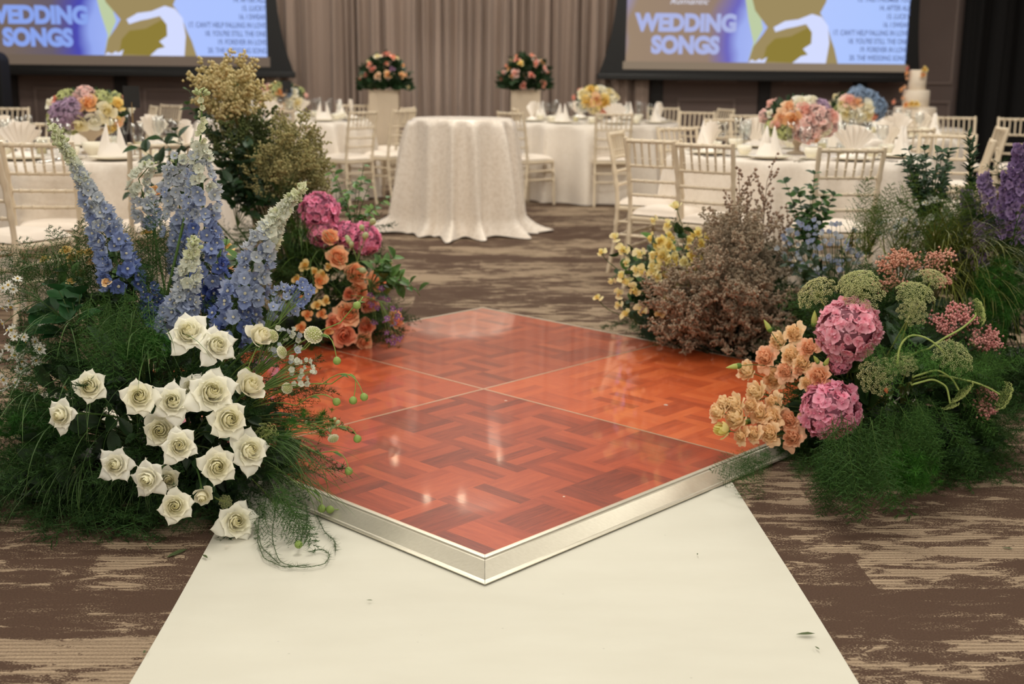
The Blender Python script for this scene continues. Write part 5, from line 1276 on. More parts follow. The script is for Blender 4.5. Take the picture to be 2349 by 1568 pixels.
# ---- purple spires at the right edge
PCOL = [MB().put(floret_tpl(101+i, a, b_c, n=5, w=.8, cup=.2, eye=a)).mesh('floret', PETAL) for i, (a, b_c) in enumerate((((98, 76, 120), (130, 106, 150)), ((126, 104, 148), (156, 134, 174)), ((158, 136, 166), (182, 164, 188))))]
def pspire(label, path, w, n, seed, y, cols, fs=.034):
    r = sub_rng(seed); A = np.array([D(px, py, y) for px, py in path]); base = np.array([M5.c[0]+r.uniform(-.1, .1), M5.c[1], .125]); t = thing('purple_spire', label, 'flower spike', base, 0, 'purple spires at the right edge')
    MB().tube(np.vstack([bezier(base, lerp(base, A[0], .6), A[0], 6)[:-1], A])-base, .003, 5, lin((84, 104, 66))).build('stem', TWIG, t)
    for k in range(n):
        s = (k+.5)/n*(len(A)-1); i = min(int(s), len(A)-2); p = A[i]+(A[i+1]-A[i])*(s-i); a = k*2.4; ax = norm(A[-1]-A[0]); d = frame(ax)@np.array([math.cos(a), math.sin(a), .2])
        if d[1] > .4: d[1] *= -1
        ww = w*(1.1-.6*(k/n))
        link('floret', PCOL[cols[k % len(cols)]], t, mat4(frame(norm(d+r.normal(size=3)*.3), k), p+d*ww*y/FPX*.5*(.5+.5*r.random())-base, fs*(.8+.4*r.random())))
pspire('tallest purple spire at the right frame edge', [(2335, 560), (2330, 470), (2334, 390), (2340, 335)], 64, 90, 1, 4.55, [0, 1, 0])
pspire('purple spire left of the tallest one', [(2305, 540), (2308, 470), (2310, 400)], 48, 60, 2, 4.6, [0, 1])
pspire('dusty lilac spire curving right, left of the purple pair', [(2282, 560), (2276, 500), (2262, 440), (2256, 400)], 50, 60, 3, 4.7, [1, 2])
pspire('lilac spire in the middle of the white specks', [(2222, 520), (2220, 480), (2216, 440)], 40, 34, 4, 4.8, [1, 2])
pspire('mauve spire low among the brown grasses', [(2250, 620), (2246, 560), (2240, 515)], 44, 36, 5, 4.65, [2, 1])
pspire('mauve spire left of the brown grasses', [(2196, 600), (2198, 555), (2204, 510)], 34, 26, 6, 4.75, [2, 2, 1])

# ---- pink rice flower
def rice(label, pts, y, col, col2, seed, hub, rad=.011):
    r = sub_rng(seed); base = np.array([M4.c[0]+.08, M4.c[1]+.06, .125]); t = thing('rice_flower', label, 'flower spray', base, 0, 'rice flower sprays'); H = D(hub[0], hub[1], y-.12)
    b = MB().tube(bezier(base, lerp(base, H, .5)+np.array([.0, 0, .06]), H, 7)-base, .0025, 5, lin((98, 96, 62)))
    for px, py in pts:
        p = D(px, py, y-.22+r.normal()*.04); b.tube(np.array([H, lerp(H, p, .6)+np.array([0, 0, .01]), p])-base, .0012, 4, lin((104, 98, 66)), cap=False)
        d = MB(); P = p+r.normal(size=(16, 3))*rad*np.array([1, 1, .8]); dots(d, P-base, rad*.42, lin(col)+(lin(col2)-lin(col))*r.random((16, 1))); d.build('flower_cluster', PETAL, t)
    b.build('stems', TWIG, t)
rice('salmon rice flower spray above the overlapping umbels', cloud(2060, 600, 50, 24, 22, 11), 4.15, (222, 164, 138), (238, 192, 168), 1, (2060, 680))
rice('salmon rice flower spray right of the small top umbel', cloud(2160, 610, 38, 40, 16, 12), 4.15, (222, 166, 144), (238, 194, 172), 2, (2140, 700))
rice('rose pink rice flower spray, largest, right of the round umbel', cloud(2188, 732, 52, 36, 30, 13), 3.95, (220, 148, 144), (236, 182, 176), 3, (2160, 800))
rice('rose pink rice flower spray reaching right over dark ferns', cloud(2256, 778, 36, 24, 16, 14), 3.95, (222, 152, 148), (238, 186, 178), 4, (2190, 820))
rice('rose pink rice flower spray hanging low at the right', cloud(2262, 918, 26, 32, 16, 15), 3.85, (218, 146, 142), (234, 178, 172), 5, (2210, 860))
rice('salmon rice flower spray left of the small round umbel', cloud(2040, 655, 26, 26, 10, 16), 4.1, (222, 164, 142), (238, 190, 168), 6, (2040, 730))

# ================================================================== bushes and greens
def bush(name, label, cat, group, m, y, tips, hub, col_t, fcol, fcol2, seed, depth=2, kids=5, fln=9, flr=.014, L=.26, spread=.7, buds='buds', budmat=None, fr=.0045, r0=.0028, up=.25, base=None):
    """a bunch of branching sprigs whose tips stand at the given view points"""
    r = sub_rng(seed); base = np.array([m.c[0], m.c[1], .125]) if base is None else base; t = thing(name, label, cat, base, 0, group); st = MB(); bd = MB()
    kits = [twiggy(seed*10+k, depth, 1.0, kids, col_t, spread, None, flr, fln, up, r0/L) for k in range(3)]
    H = D(hub[0], hub[1], y) if len(hub) == 2 else np.array(hub)
    for i, (px, py) in enumerate(tips):
        e = D(px, py, y+r.normal()*.12); ax = norm(e-H+np.array([0, 0, .12])); p = e-ax*L*.85
        st.tube(bezier(base, lerp(base, p, .6), p, 6)-base, .0022, 4, lin(col_t), cap=False)
        kb, pts = kits[i % 3]; M = mat4(frame(ax, r.random()*6), p-base, L*(.85+.3*r.random()))
        st.put(kb.done(), M); P = pts @ M[:3, :3].T + M[:3, 3]; n = len(P)
        c = lin(fcol)+(lin(fcol2)-lin(fcol))*r.random((n, 1))
        dots(bd, P, fr*(.7+.6*r.random(n)), c)
    st.build('stems', TWIG, t); bd.build(buds, budmat or PETAL, t)
    return t
# golden filler, back left
bush('golden_filler_bunch', 'golden gypsophila cloud topping the left back display, before the left screen', 'filler flower', 'golden filler bunches', M2, 5.75, cloud(515, 238, 56, 50, 15, 21), (560, 420), (128, 122, 72), (208, 192, 136), (228, 214, 164), 5, 2, 5, 5, .03, .20, .75, 'blossoms', fr=.0090)
bush('golden_filler_bunch', 'olive-gold filler bush right of the dark leaves, before the far left table', 'filler flower', 'golden filler bunches', M2, 5.7, cloud(668, 402, 66, 80, 34, 22), (630, 560), (100, 104, 62), (164, 158, 104), (196, 188, 134), 6, 2, 6, 8, .02, .22, .8, 'blossoms', fr=.0050)
bush('golden_filler_bunch', 'dark olive filler sprigs behind the tallest delphinium', 'filler flower', 'golden filler bunches', M2, 5.8, cloud(560, 345, 60, 90, 20, 23), (590, 520), (72, 86, 48), (84, 100, 56), (112, 122, 72), 7, 2, 6, 7, .02, .21, .8, 'blossoms', fr=.0056)
# brown dried bush, back right
tp = cloud(1660, 715, 150, 92, 120, 24)+cloud(1700, 590, 84, 70, 44, 25)
bush('brown_dried_bush', 'bushy brown dried statice filling the back right display, its sprigs standing tall', 'dried flower', None, M3, 5.16, tp, (1670, 760), (134, 120, 102), (170, 154, 130), (204, 188, 164), 8, 2, 5, 10, .022, .17, .85, 'blossoms', fr=.0048)
bush('brown_dried_sprig', 'single tall brown sprig rising highest over the dried bush', 'dried flower', 'tall brown sprigs', M3, 5.35, [(1757, 445), (1750, 490), (1764, 500)], (1740, 640), (132, 108, 88), (150, 122, 102), (184, 156, 134), 9, 1, 5, 8, .02, .26, .5, 'blossoms', fr=.007)
bush('brown_dried_sprig', 'feathery brown sprig left of the highest one, before the chair back', 'dried flower', 'tall brown sprigs', M3, 5.3, [(1697, 455), (1712, 490), (1722, 510), (1692, 510), (1735, 540)], (1710, 660), (132, 108, 88), (154, 128, 106), (186, 158, 136), 10, 1, 6, 10, .02, .22, .6, 'blossoms', fr=.007)
bush('brown_dried_sprig', 'brown sprig leaning right beside the leafy green sprig', 'dried flower', 'tall brown sprigs', M3, 5.3, [(1800, 530), (1790, 560), (1812, 570)], (1740, 680), (132, 108, 88), (150, 124, 102), (184, 156, 132), 11, 1, 6, 9, .02, .2, .6, 'blossoms', fr=.006)
# leafy sprigs
def leafy(name, label, cat, group, m, y, tips, hub, lm, ls, n, seed, scol=(72, 92, 48), spread=.9, base=None, down=.0):
    r = sub_rng(seed); base = np.array([m.c[0], m.c[1]+.05, .125]) if base is None else base; t = thing(name, label, cat, base, 0, group); st = MB(); H = D(hub[0], hub[1], y)
    st.tube(bezier(base, lerp(base, H, .5), H, 8)-base, .004, 6, lin(scol)); lf = MB()
    for px, py in tips:
        e = D(px, py, y+r.normal()*.06); P = bezier(H, lerp(H, e, .5)+np.array([0, 0, .05]), e, 10); st.tube(P-base, np.linspace(.0026, .0012, 10), 5, lin(scol), cap=False)
        for k in range(n):
            s = .25+.75*(k+.5)/n; q = P[min(9, int(s*9.99))]; tg = norm(e-H); sd = frame(tg, k*2.4)[:, 0]; d = norm(sd*spread+tg*.6+np.array([0, -.25, -down])); x = frame(d, r.random()*6)
            up_ = norm(np.cross(d, np.cross(np.array([0, -.5, 1.0]), d))); xx = np.cross(d, up_)
            lf.put(lm[k % len(lm)], mat4(np.stack([xx, d, up_], 1), q-base, ls*(.65+.6*r.random())), np.full(3, .8+.4*r.random()))
    st.build('stems', TWIG, t); lf.build('leaves', LEAF, t)
    return t
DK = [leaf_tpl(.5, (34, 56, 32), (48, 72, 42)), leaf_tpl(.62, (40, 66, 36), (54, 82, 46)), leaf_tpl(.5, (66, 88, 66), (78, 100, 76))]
MD = [leaf_tpl(.7, (64, 100, 48), (84, 122, 60)), leaf_tpl(.6, (78, 112, 54), (96, 134, 66))]
BR = [leaf_tpl(.55, (92, 132, 62), (110, 150, 76)), leaf_tpl(.5, (104, 140, 66), (122, 156, 84))]
GL = 'leafy branches of the displays'
leafy('leafy_branch', 'dark green leafy branch left of the golden filler, reaching towards the near left table', 'foliage branch', GL, M2, 5.6, [(318, 338), (345, 365), (372, 318), (392, 380), (402, 300), (420, 420), (352, 450), (300, 440)], (470, 480), DK, .075, 11, 1)
leafy('leafy_branch', 'dark green leafy branch below the golden cloud, behind the tallest delphinium', 'foliage branch', GL, M2, 5.6, [(545, 330), (520, 300), (575, 345), (500, 360), (590, 420), (530, 420), (610, 450)], (545, 520), DK, .085, 16, 2)
leafy('leafy_branch', 'mid green sprig at the top left of the golden cloud', 'foliage branch', GL, M2, 5.75, [(435, 210), (452, 258), (430, 240), (470, 290), (480, 250)], (520, 380), DK+MD, .05, 9, 3)
leafy('leafy_branch', 'light green vine before the cream chair, right of the highest pink hydrangea', 'foliage branch', GL, M2, 5.6, [(818, 412), (850, 420), (888, 455), (790, 450), (835, 380), (862, 480), (768, 400), (756, 385)], (812, 540), MD+BR, .042, 9, 4, down=.4)
leafy('leafy_branch', 'green leaves with a trailing tendril right of the orange roses', 'foliage branch', GL, M2, 5.15, [(905, 590), (895, 620), (920, 640), (940, 650), (960, 668), (870, 600), (890, 660)], (850, 660), MD, .06, 7, 5)
leafy('leafy_branch', 'leafy green sprig of round leaves standing before the near right tablecloth', 'foliage branch', GL, M3, 5.35, [(1802, 420), (1830, 440), (1860, 430), (1890, 445), (1815, 480), (1850, 480), (1895, 490), (1912, 450), (1840, 510), (1870, 515), (1868, 400)], (1855, 600), [MD[0], DK[1]], .042, 20, 6)
leafy('leafy_branch', 'dark leaves under the yellow blooms', 'foliage branch', GL, M3, 5.28, [(1470, 650), (1500, 660), (1450, 690), (1490, 700), (1520, 610), (1460, 600), (1435, 620), (1550, 560), (1500, 550)], (1500, 740), DK+MD, .062, 10, 7)
leafy('leafy_branch', 'dark leaves under the pale blue star flowers', 'foliage branch', GL, M6, 5.0, [(1820, 560), (1860, 590), (1900, 610), (1940, 590), (1980, 570), (1850, 640), (1920, 650), (1800, 600)], (1900, 720), DK, .055, 10, 8)
leafy('leafy_branch', 'dark small-leaved sprig high at the right, before the near right table edge', 'foliage branch', GL, M5, 4.9, [(2085, 345), (2120, 340), (2150, 350), (2180, 345), (2100, 390), (2140, 400), (2175, 390), (2090, 420), (2130, 450), (2165, 440), (2120, 370), (2160, 420), (2070, 360)]+cloud(2135, 385, 62, 52, 20, 77), (2135, 560), [leaf_tpl(.4, (38, 60, 38), (56, 82, 54)), leaf_tpl(.45, (48, 74, 48), (70, 96, 66))], .034, 30, 9)
leafy('leafy_branch', 'narrow dark green sprig just right of the small-leaved one', 'foliage branch', GL, M5, 4.9, [(2222, 315), (2226, 350), (2222, 385), (2230, 330)], (2224, 520), [leaf_tpl(.25, (30, 58, 32), (44, 76, 42))], .045, 26, 10, spread=.5)
leafy('leafy_branch', 'sparse brown-leaved twig before the right end of the near right tablecloth', 'foliage branch', GL, M5, 4.9, [(2098, 425), (2090, 450), (2108, 470), (2120, 500)], (2130, 600), [leaf_tpl(.5, (92, 88, 70), (112, 106, 86))], .022, 8, 11)
leafy('broad_leaf_sprig', 'broad dark green leaves at the upper left of the white rose display', 'foliage branch', GL, M1, 3.42, [(130, 660), (165, 690), (105, 700), (80, 745), (60, 770), (150, 735), (185, 670)], (180, 790), [leaf_tpl(.62, (34, 74, 36), (42, 86, 44), .12)], .085, 3, 12)
leafy('leafy_branch', 'dark rose leaves between the white roses', 'foliage branch', GL, M1, 3.22, [(560, 880), (610, 960), (500, 1000), (440, 1060), (390, 1080), (480, 1130), (430, 1190), (520, 1240), (490, 1210), (600, 1100), (350, 950), (300, 1000)], (430, 1020), DK[:2], .06, 7, 13)

# ---- fern masses, grasses: fine tissue nobody could count
NS = [needle_spray(201, 1, 24, 8, .095, .010, .34, .25), needle_spray(202, 1, 26, 8, .08, .009, .28, .5), needle_spray(203, 1, 20, 7, .10, .010, .40, .15, (50, 84, 42), (76, 112, 58))]
def fern_mass(name, label, m, n, L, seed, tint=(1, 1, 1), sel=None, zmin=-.1, kk=(.55, .85), droop=.35, shape=None, into=.9):
    r = sub_rng(seed); b = MB(); P, N = m.surf(r, n, zmin, True)
    for p, nn in zip(P, N):
        if sel is not None and not sel(p): continue
        k = r.uniform(*kk); q = m.c+(p-m.c)*k; q[2] = max(q[2], .06); l = L*(.7+.6*r.random()); d = norm(nn*into+r.normal(size=3)*.45-np.array([0, 0, droop*(1-nn[2])]))
        if q[2]+d[2]*l < .03: d[2] = (.03-q[2])/l; d = norm(d)
        x = frame(d, r.random()*6); up_ = norm(np.array([0, 0, 1.0])-d*d[2]+r.normal(size=3)*.3); xx = norm(np.cross(d, up_)); up_ = np.cross(xx, d)
        b.put(NS[int(r.integers(3))], mat4(np.stack([xx, d, up_], 1), q, l), np.asarray(tint)*(.75+.5*r.random()))
    o = b.build(name, FERN); return tag(o, label, 'fern foliage', None, 'stuff')
floor_side = lambda p: not ((p[0]-FC[0])+(-(p[1]-FC[1])) > 99)
fern_mass('fern_foliage', 'dark green asparagus fern filling the white rose display', M1, 330, .19, 1, (.46, .52, .44))
fern_mass('fern_foliage', 'dark fern filling between the orange roses and pink hydrangeas', M2, 170, .22, 2, (.5, .52, .36))
fern_mass('fern_foliage', 'dark green fern filling under the yellow and brown bunches', M3, 120, .22, 3, (.45, .5, .40), kk=(.4, .72))
fern_mass('fern_foliage', 'green dill-like fern filling the pink hydrangea display', M4, 300, .18, 4, (.50, .58, .38))
fern_mass('fern_foliage', 'dark fern filling the purple display at the right edge', M5, 260, .26, 5, (.38, .44, .32))
fern_mass('fern_foliage', 'dark fern filling under the pale blue star flowers', M6, 170, .17, 6, (.44, .48, .34))
# inner dark leaves close the gaps
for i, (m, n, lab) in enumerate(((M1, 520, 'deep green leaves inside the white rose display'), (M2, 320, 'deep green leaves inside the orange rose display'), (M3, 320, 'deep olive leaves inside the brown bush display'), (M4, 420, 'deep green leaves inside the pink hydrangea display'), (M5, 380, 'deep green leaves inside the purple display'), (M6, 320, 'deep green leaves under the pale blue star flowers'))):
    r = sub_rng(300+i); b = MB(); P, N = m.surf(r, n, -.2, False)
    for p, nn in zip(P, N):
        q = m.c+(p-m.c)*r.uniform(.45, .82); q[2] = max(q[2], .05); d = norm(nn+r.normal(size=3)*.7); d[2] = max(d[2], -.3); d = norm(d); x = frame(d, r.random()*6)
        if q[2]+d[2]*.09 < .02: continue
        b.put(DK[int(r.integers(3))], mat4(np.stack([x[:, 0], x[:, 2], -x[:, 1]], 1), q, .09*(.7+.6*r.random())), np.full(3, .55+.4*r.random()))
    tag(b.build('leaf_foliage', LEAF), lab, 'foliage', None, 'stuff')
# ming fern pompons
TF = [tuft_tpl(k) for k in (1, 2, 3)]
def tufts(label, m, pts, seed, size, y=None, tint=(1, 1, 1), zf=None):
    r = sub_rng(seed); base = np.array([m.c[0], m.c[1], .125]); t = thing('ming_fern', label, 'fern', base, 0, 'tufted ferns'); b = MB(); st = MB()
    for px, py in pts:
        p = m.hit(px, py, 1.02+.08*r.random())[0] if y is None else D(px, py, y+r.normal()*.03)
        if p[2] < size*.8+.005: p = G(px, py, size*.8+.01)
        st.tube(bezier(base, lerp(base, p, .6)+(0, 0, .05), p, 6)-base, .0018, 4, lin((84, 100, 56)), cap=False)
        for k in range(5):
            q = p+r.normal(size=3)*size*.55; q[2] = max(q[2], size*.7+.004)
            b.put(TF[k % 3], mat4(frame(r.normal(size=3)), q-base, size*(.6+.5*r.random())), np.asarray(tint)*(.75+.5*r.random()))
    st.build('stems', TWIG, t); b.build('needles', FERN, t)
tufts('bright green tufted fern lowest at the right, spilling on the carpet', M4, cloud(2075, 1085, 70, 40, 40, 31), 1, .034, y=3.30, tint=(.74, .95, .55))
tufts('dark tufted fern on the carpet under the lower hydrangea', M4, cloud(1935, 1085, 55, 34, 16, 32), 2, .034, tint=(.55, .7, .5))
tufts('tufted fern below the white asters at the left edge', M1, cloud(70, 990, 95, 85, 46, 33), 3, .034, y=3.32, tint=(.6, .78, .62))
tufts('tufted fern sprig hanging over the panel seam beside the white roses', M1, [(695, 960), (742, 968), (690, 948), (735, 985), (750, 960), (668, 990), (640, 1010), (655, 960)], 4, .026, y=3.24, tint=(.75, .95, .62))
tufts('green tufted fern at the right frame edge', M5, cloud(2285, 690, 60, 70, 34, 34), 5, .045, y=4.25, tint=(.6, .78, .5))
tufts('tufted fern in the middle of the white rose display, above the upper row', M1, cloud(330, 800, 60, 26, 22, 35), 6, .026, tint=(.6, .8, .56))
tufts('dark tufted fern at the lower right behind the umbels', M4, cloud(2200, 990, 80, 60, 36, 36), 7, .038, y=3.95, tint=(.5, .66, .46))
# grasses
BL = [blade_tpl(k, 1, .014, .5+.25*k) for k in range(4)]
def grass(label, m, pts, seed, L, n, y, tint=(1, 1, 1), spread=.5, out=(0, -.4, .2), width=1.0, name='grass_tuft', cat='grass'):
    r = sub_rng(seed); b = MB()
    for px, py in pts:
        p = D(px, py, y)
        if p[2] < .04: p = G(px, py, .04)
        for k in range(n):
            d = norm(np.array(out)+(p-m.c)/m.r*.6+r.normal(size=3)*spread); l = L*(.6+.7*r.random()); ar = frame(d, r.random()*6)
            # keep tips off the floor: arch plane turned downwards only as far as there is room
            dn = norm(np.cross(np.cross(d, np.array([0, 0, -1.0])), d)); xx = np.cross(dn, d); i = int(r.integers(4))
            if p[2]-l*.75 < .02: i = 0
            M = mat4(np.stack([xx, dn, d], 1), p, l); V = BL[i]['V'] @ M[:3, :3].T + M[:3, 3]; V[:, 2] = np.maximum(V[:, 2], .012)
            V[:, :] = V
            b.put(dict(BL[i], V=V), None, np.asarray(tint)*(.7+.6*r.random()))
    tag(b.build(name, LEAF), label, cat, None, 'stuff')
grass('dark bear grass arching across the white rose display', M1, cloud(230, 830, 170, 160, 22, 41), 1, .24, 3, 3.24, (.7, .78, .62))
grass('green grass blades on the carpet left of the white roses', M1, cloud(230, 1080, 170, 40, 22, 42), 2, .16, 6, 3.22, (.62, .7, .55), out=(-.1, -.6, .1))
grass('grass blades before the chair at the upper left', M1, cloud(110, 640, 90, 40, 12, 43), 3, .17, 5, 3.5, (.85, .95, .7), out=(-.3, -.1, .5))
grass('stiff green blades fanning over the dance floor corner by the white roses', M1, cloud(640, 1040, 50, 60, 16, 44), 4, .18, 8, 3.18, (.8, .9, .6), out=(.8, -.2, 0), spread=.35)
grass('brown and olive wispy grass plume at the right', M5, cloud(2190, 620, 100, 60, 34, 45), 5, .28, 9, 4.4, (1.5, .95, .55), out=(.5, -.2, .5), spread=.4)
grass('green grass blades behind the brown plume at the right frame edge', M5, cloud(2315, 650, 46, 90, 20, 46), 6, .28, 8, 4.5, (.40, .54, .34), out=(.4, -.2, .3), spread=.4)
grass('fine dark grass between the hydrangeas and tall delphiniums', M2, cloud(690, 590, 70, 70, 20, 47), 7, .26, 7, 5.3, (.8, .85, .5), out=(0, -.3, .5))
# hanging fronds
def hang(label, m, pts, seed, L, y, tint, n=1, name='hanging_fern', out=(0, -.45, -.8)):
    r = sub_rng(seed); base = np.array([m.c[0], m.c[1], .125]); t = thing(name, label, 'fern', base, 0, 'hanging ferns'); b = MB()
    for px, py in pts:
        p = D(px, py, y+r.normal()*.05); l = L*(.75+.5*r.random())
        d = norm(np.array(out)+r.normal(size=3)*.22); l = min(l, max(.06, (p[2]-.02)/max(.2, -d[2]))) if d[2] < 0 else l
        xx = norm(np.cross(d, norm(CAM-p))); up_ = np.cross(xx, d); b.put(NS[1], mat4(np.stack([xx, d, up_], 1), p-base, l), np.asarray(tint)*(.8+.4*r.random()))
    b.build('fronds', FERN, t)
hang('feathery fern hanging over the lower hydrangea', M4, cloud(1960, 965, 50, 30, 20, 51), 1, .22, 3.22, (.56, .64, .46))
hang('feathery pale fern hanging under the bent umbel stems', M4, cloud(2100, 930, 80, 26, 26, 52), 2, .17, 3.36, (.62, .74, .48))
hang('dark feathery fern hanging low before the carpet, right of the lisianthus', M4, cloud(1900, 1035, 60, 20, 16, 53), 3, .15, 3.26, (.42, .5, .34))
hang('feathery fern over the aluminium edge by the lisianthus', M4, cloud(1760, 1050, 40, 16, 12, 54), 4, .12, 3.45, (.62, .74, .52), out=(-.4, -.5, -.2))
hang('fern fronds hanging before the blue delphinium feet', M1, cloud(280, 690, 70, 46, 20, 55), 5, .15, 3.22, (.75, .85, .66))
hang('feathery fern at the dance floor corner under the white roses', M1, cloud(640, 1130, 34, 44, 9, 56), 6, .16, 3.06, (.66, .74, .56), out=(.35, -.4, -.7))
hang('green dill-like fronds above the bent umbel stems', M4, cloud(2080, 815, 105, 44, 20, 57), 7, .11, 3.53, (1.05, 1.25, .8), out=(.1, -.6, .1))
hang('dill-like fronds at the far right of the umbels', M4, cloud(2230, 860, 56, 40, 16, 58), 8, .12, 3.62, (1.0, 1.15, .7), out=(.5, -.4, .1))
hang('upright feathery fern between the delphinium stems', M1, cloud(330, 655, 170, 50, 54, 59), 9, .15, 3.62, (.58, .68, .5), out=(0, -.25, .9))
hang('upright fern left of the leaning delphinium, under the yellow blooms', M1, cloud(130, 680, 110, 50, 34, 60), 10, .13, 3.55, (.6, .7, .5), out=(-.2, -.3, .8))
hang('upright brown-green fern behind the salmon rice flowers', M6, cloud(2080, 560, 150, 50, 40, 61), 11, .2, 4.7, (1.2, .95, .55), out=(.2, -.2, .9))
leafy('leafy_branch', 'mid green leaves around the foot of the leaning delphinium', 'foliage branch', GL, M1, 3.55, cloud(230, 640, 130, 50, 16, 62), (250, 760), MD+DK, .05, 8, 14)
leafy('leafy_branch', 'mid green leaves between the tallest and the right-leaning delphiniums', 'foliage branch', GL, M1, 3.7, cloud(520, 600, 60, 60, 10, 63), (500, 740), MD+DK, .05, 8, 15)
grass('wispy brown grass rising between the blue star flowers and purple spires', M6, cloud(2060, 580, 120, 40, 22, 64), 8, .26, 8, 4.75, (1.9, 1.25, .7), out=(.2, -.1, .8), spread=.35)
# thin tendrils lying on the runner
TEN = [[(600, 1190), (590, 1240), (605, 1280), (650, 1300), (700, 1296)], [(640, 1180), (622, 1230), (640, 1290), (690, 1302), (745, 1294), (758, 1272), (740, 1258), (710, 1265)], [(700, 1150), (705, 1180), (702, 1205)], [(725, 1180), (745, 1220), (768, 1240), (770, 1262)], [(570, 1190), (600, 1255), (640, 1292)]]
tl = ['first of the thin fern tendrils on the runner, outermost curl at the left', 'long fern tendril on the runner, ending in a hook', 'short fern tendril hanging on the aluminium edge', 'fern tendril curving along the runner beside the aluminium edge', 'fern tendril on the runner starting under the lowest white rose']
for i, path in enumerate(TEN):
    r = sub_rng(60+i); A = np.array([G(px, py, .012 if i != 2 else .05) for px, py in path]); A[0][2] = max(A[0][2], .08 if i in (0, 1, 4) else A[0][2]); tt = np.linspace(0, len(A)-1, 60); C_ = np.zeros((60, 3))
    for k in range(3): C_[:, k] = np.interp(tt, np.arange(len(A)), A[:, k])
    for _ in range(6): C_[1:-1] = (C_[:-2]+2*C_[1:-1]+C_[2:])/4
    t = thing('fern_tendril', tl[i], 'fern', C_[0], 0, 'fern tendrils on the runner')
    MB().tube(C_-C_[0], .0011, 4, lin((84, 100, 68))).build('stem', TWIG, t)
    n = 260; s = r.integers(0, 60, n); P0 = C_[s]; tg = np.gradient(C_, axis=0)[s]; tg /= np.maximum(np.linalg.norm(tg, axis=1, keepdims=True), 1e-9); d = tg*.8+r.normal(size=(n, 3))*np.array([.6, .6, .35]); d /= np.linalg.norm(d, axis=1, keepdims=True)
    P1 = P0+d*.016*(.5+r.random((n, 1))); P1[:, 2] = np.maximum(P1[:, 2], .0075); sd = np.cross(d, r.normal(size=(n, 3))); sd /= np.linalg.norm(sd, axis=1, keepdims=True)
    MB().add((np.stack([P0-sd*.0005, P0+sd*.0005, P1], 1)-C_[0]).reshape(-1, 3), np.arange(3*n).reshape(-1, 3), lin((80, 100, 66))).build('needles', FERN, t)
# ================================================================== centrepieces, pedestal flowers, cake flowers
def rr(ci, cout, seed, n=14): return MB().put(rose_tpl(seed, n, .9, ci, cout, .2, 5, 5, ruff=.25)).mesh('rose', PETAL)
CP = dict(cream=rr((240, 226, 170), (248, 238, 206), 301), white=rr((244, 238, 214), (250, 246, 232), 302), peach=rr((244, 194, 148), (249, 212, 176), 303), pink=rr((242, 186, 172), (249, 210, 198), 304), coral=rr((240, 162, 134), (247, 186, 160), 305), yellow=rr((240, 206, 110), (248, 224, 150), 306), lilac=rr((176, 142, 170), (200, 170, 192), 307), orange=rr((244, 182, 124), (249, 204, 152), 308), salmon=rr((232, 146, 128), (242, 174, 156), 309), mauve=rr((150, 110, 146), (178, 140, 170), 310))
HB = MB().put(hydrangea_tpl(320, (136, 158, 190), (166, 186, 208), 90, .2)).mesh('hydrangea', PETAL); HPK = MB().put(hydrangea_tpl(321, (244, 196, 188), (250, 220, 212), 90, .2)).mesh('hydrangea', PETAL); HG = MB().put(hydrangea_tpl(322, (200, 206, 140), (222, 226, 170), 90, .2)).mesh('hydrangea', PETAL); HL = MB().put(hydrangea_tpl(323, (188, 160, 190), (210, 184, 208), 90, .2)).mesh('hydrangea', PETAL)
def arrangement(key, px, py, w, h, y, label, blooms, seed, bowl=True, pal=None, fs=(.085, .10)):
    """a dome of blooms over a footed bowl standing on the table; blooms: (dx, dy, kind, size) in px from the middle"""
    r = sub_rng(seed); c = D(px, py, y); zt = HT+.001; base = np.array([c[0], c[1], zt]); t = thing('flower_centrepiece', label, 'flower arrangement', base, 0, 'table centrepieces'); kx = y/FPX
    R_ = np.array([w*.5*kx, w*.44*kx, h*.5*kx]); C0 = c-base
    zb = C0[2]-R_[2]*.75
    MB().lathe([(0, 0), (.06, 0), (.062, .008), (.02, .022), (.017, zb*.45), (.03, zb*.6), (.085, zb*.85), (.105, zb), (.098, zb), (.07, zb*.86), (0, zb*.7)], 28, lin((206, 186, 154))).build('footed_bowl', pedm, t)
    core = MB(); P, N = ball_pts(150, 1.0), None
    for q in P:
        if q[2] < -.75: continue
        d = norm(q/R_+r.normal(size=3)*.5); x = frame(d, r.random()*6); core.put(DK[int(r.integers(3))], mat4(np.stack([x[:, 0], x[:, 2], -x[:, 1]], 1), C0+q*R_*.74, .055), np.full(3, .8+.4*r.random()))
    core.build('leaves', LEAF, t)
    for dx, dy, kind, s in blooms:
        u = np.array([dx*2/w, -dy*2/h]); rr_ = min(.96, np.hypot(*u)); f = -math.sqrt(max(0, 1-rr_*rr_)); u = u/max(1e-6, np.hypot(*u))*rr_
        q = np.array([u[0], f, u[1]]); p = C0+q*R_*.93; ax = norm(q/R_*R_.mean()+np.array([0, -.25, .1])+r.normal(size=3)*.08)
        me = {'hb': HB, 'hp': HPK, 'hg': HG, 'hl': HL}.get(kind) or CP[kind]
        link(me.name.split('.')[0], me, t, mat4(frame(ax, r.random()*6), p-ax*s*kx*.15, s*kx*1.12))
    # the far side and crown carry the same flowers
    ks = [b[2] for b in blooms]
    for k in range(10):
        a = .25+k/9*2.64; q = np.array([math.cos(a), math.sin(a)*.9, .1+.6*(k % 3)/2]); q /= np.linalg.norm(q); kind = ks[k % len(ks)]
        me = {'hb': HB, 'hp': HPK, 'hg': HG, 'hl': HL}.get(kind) or CP[kind]
        link(me.name.split('.')[0], me, t, mat4(frame(q, k), C0+q*R_*.9, .09))
    return t
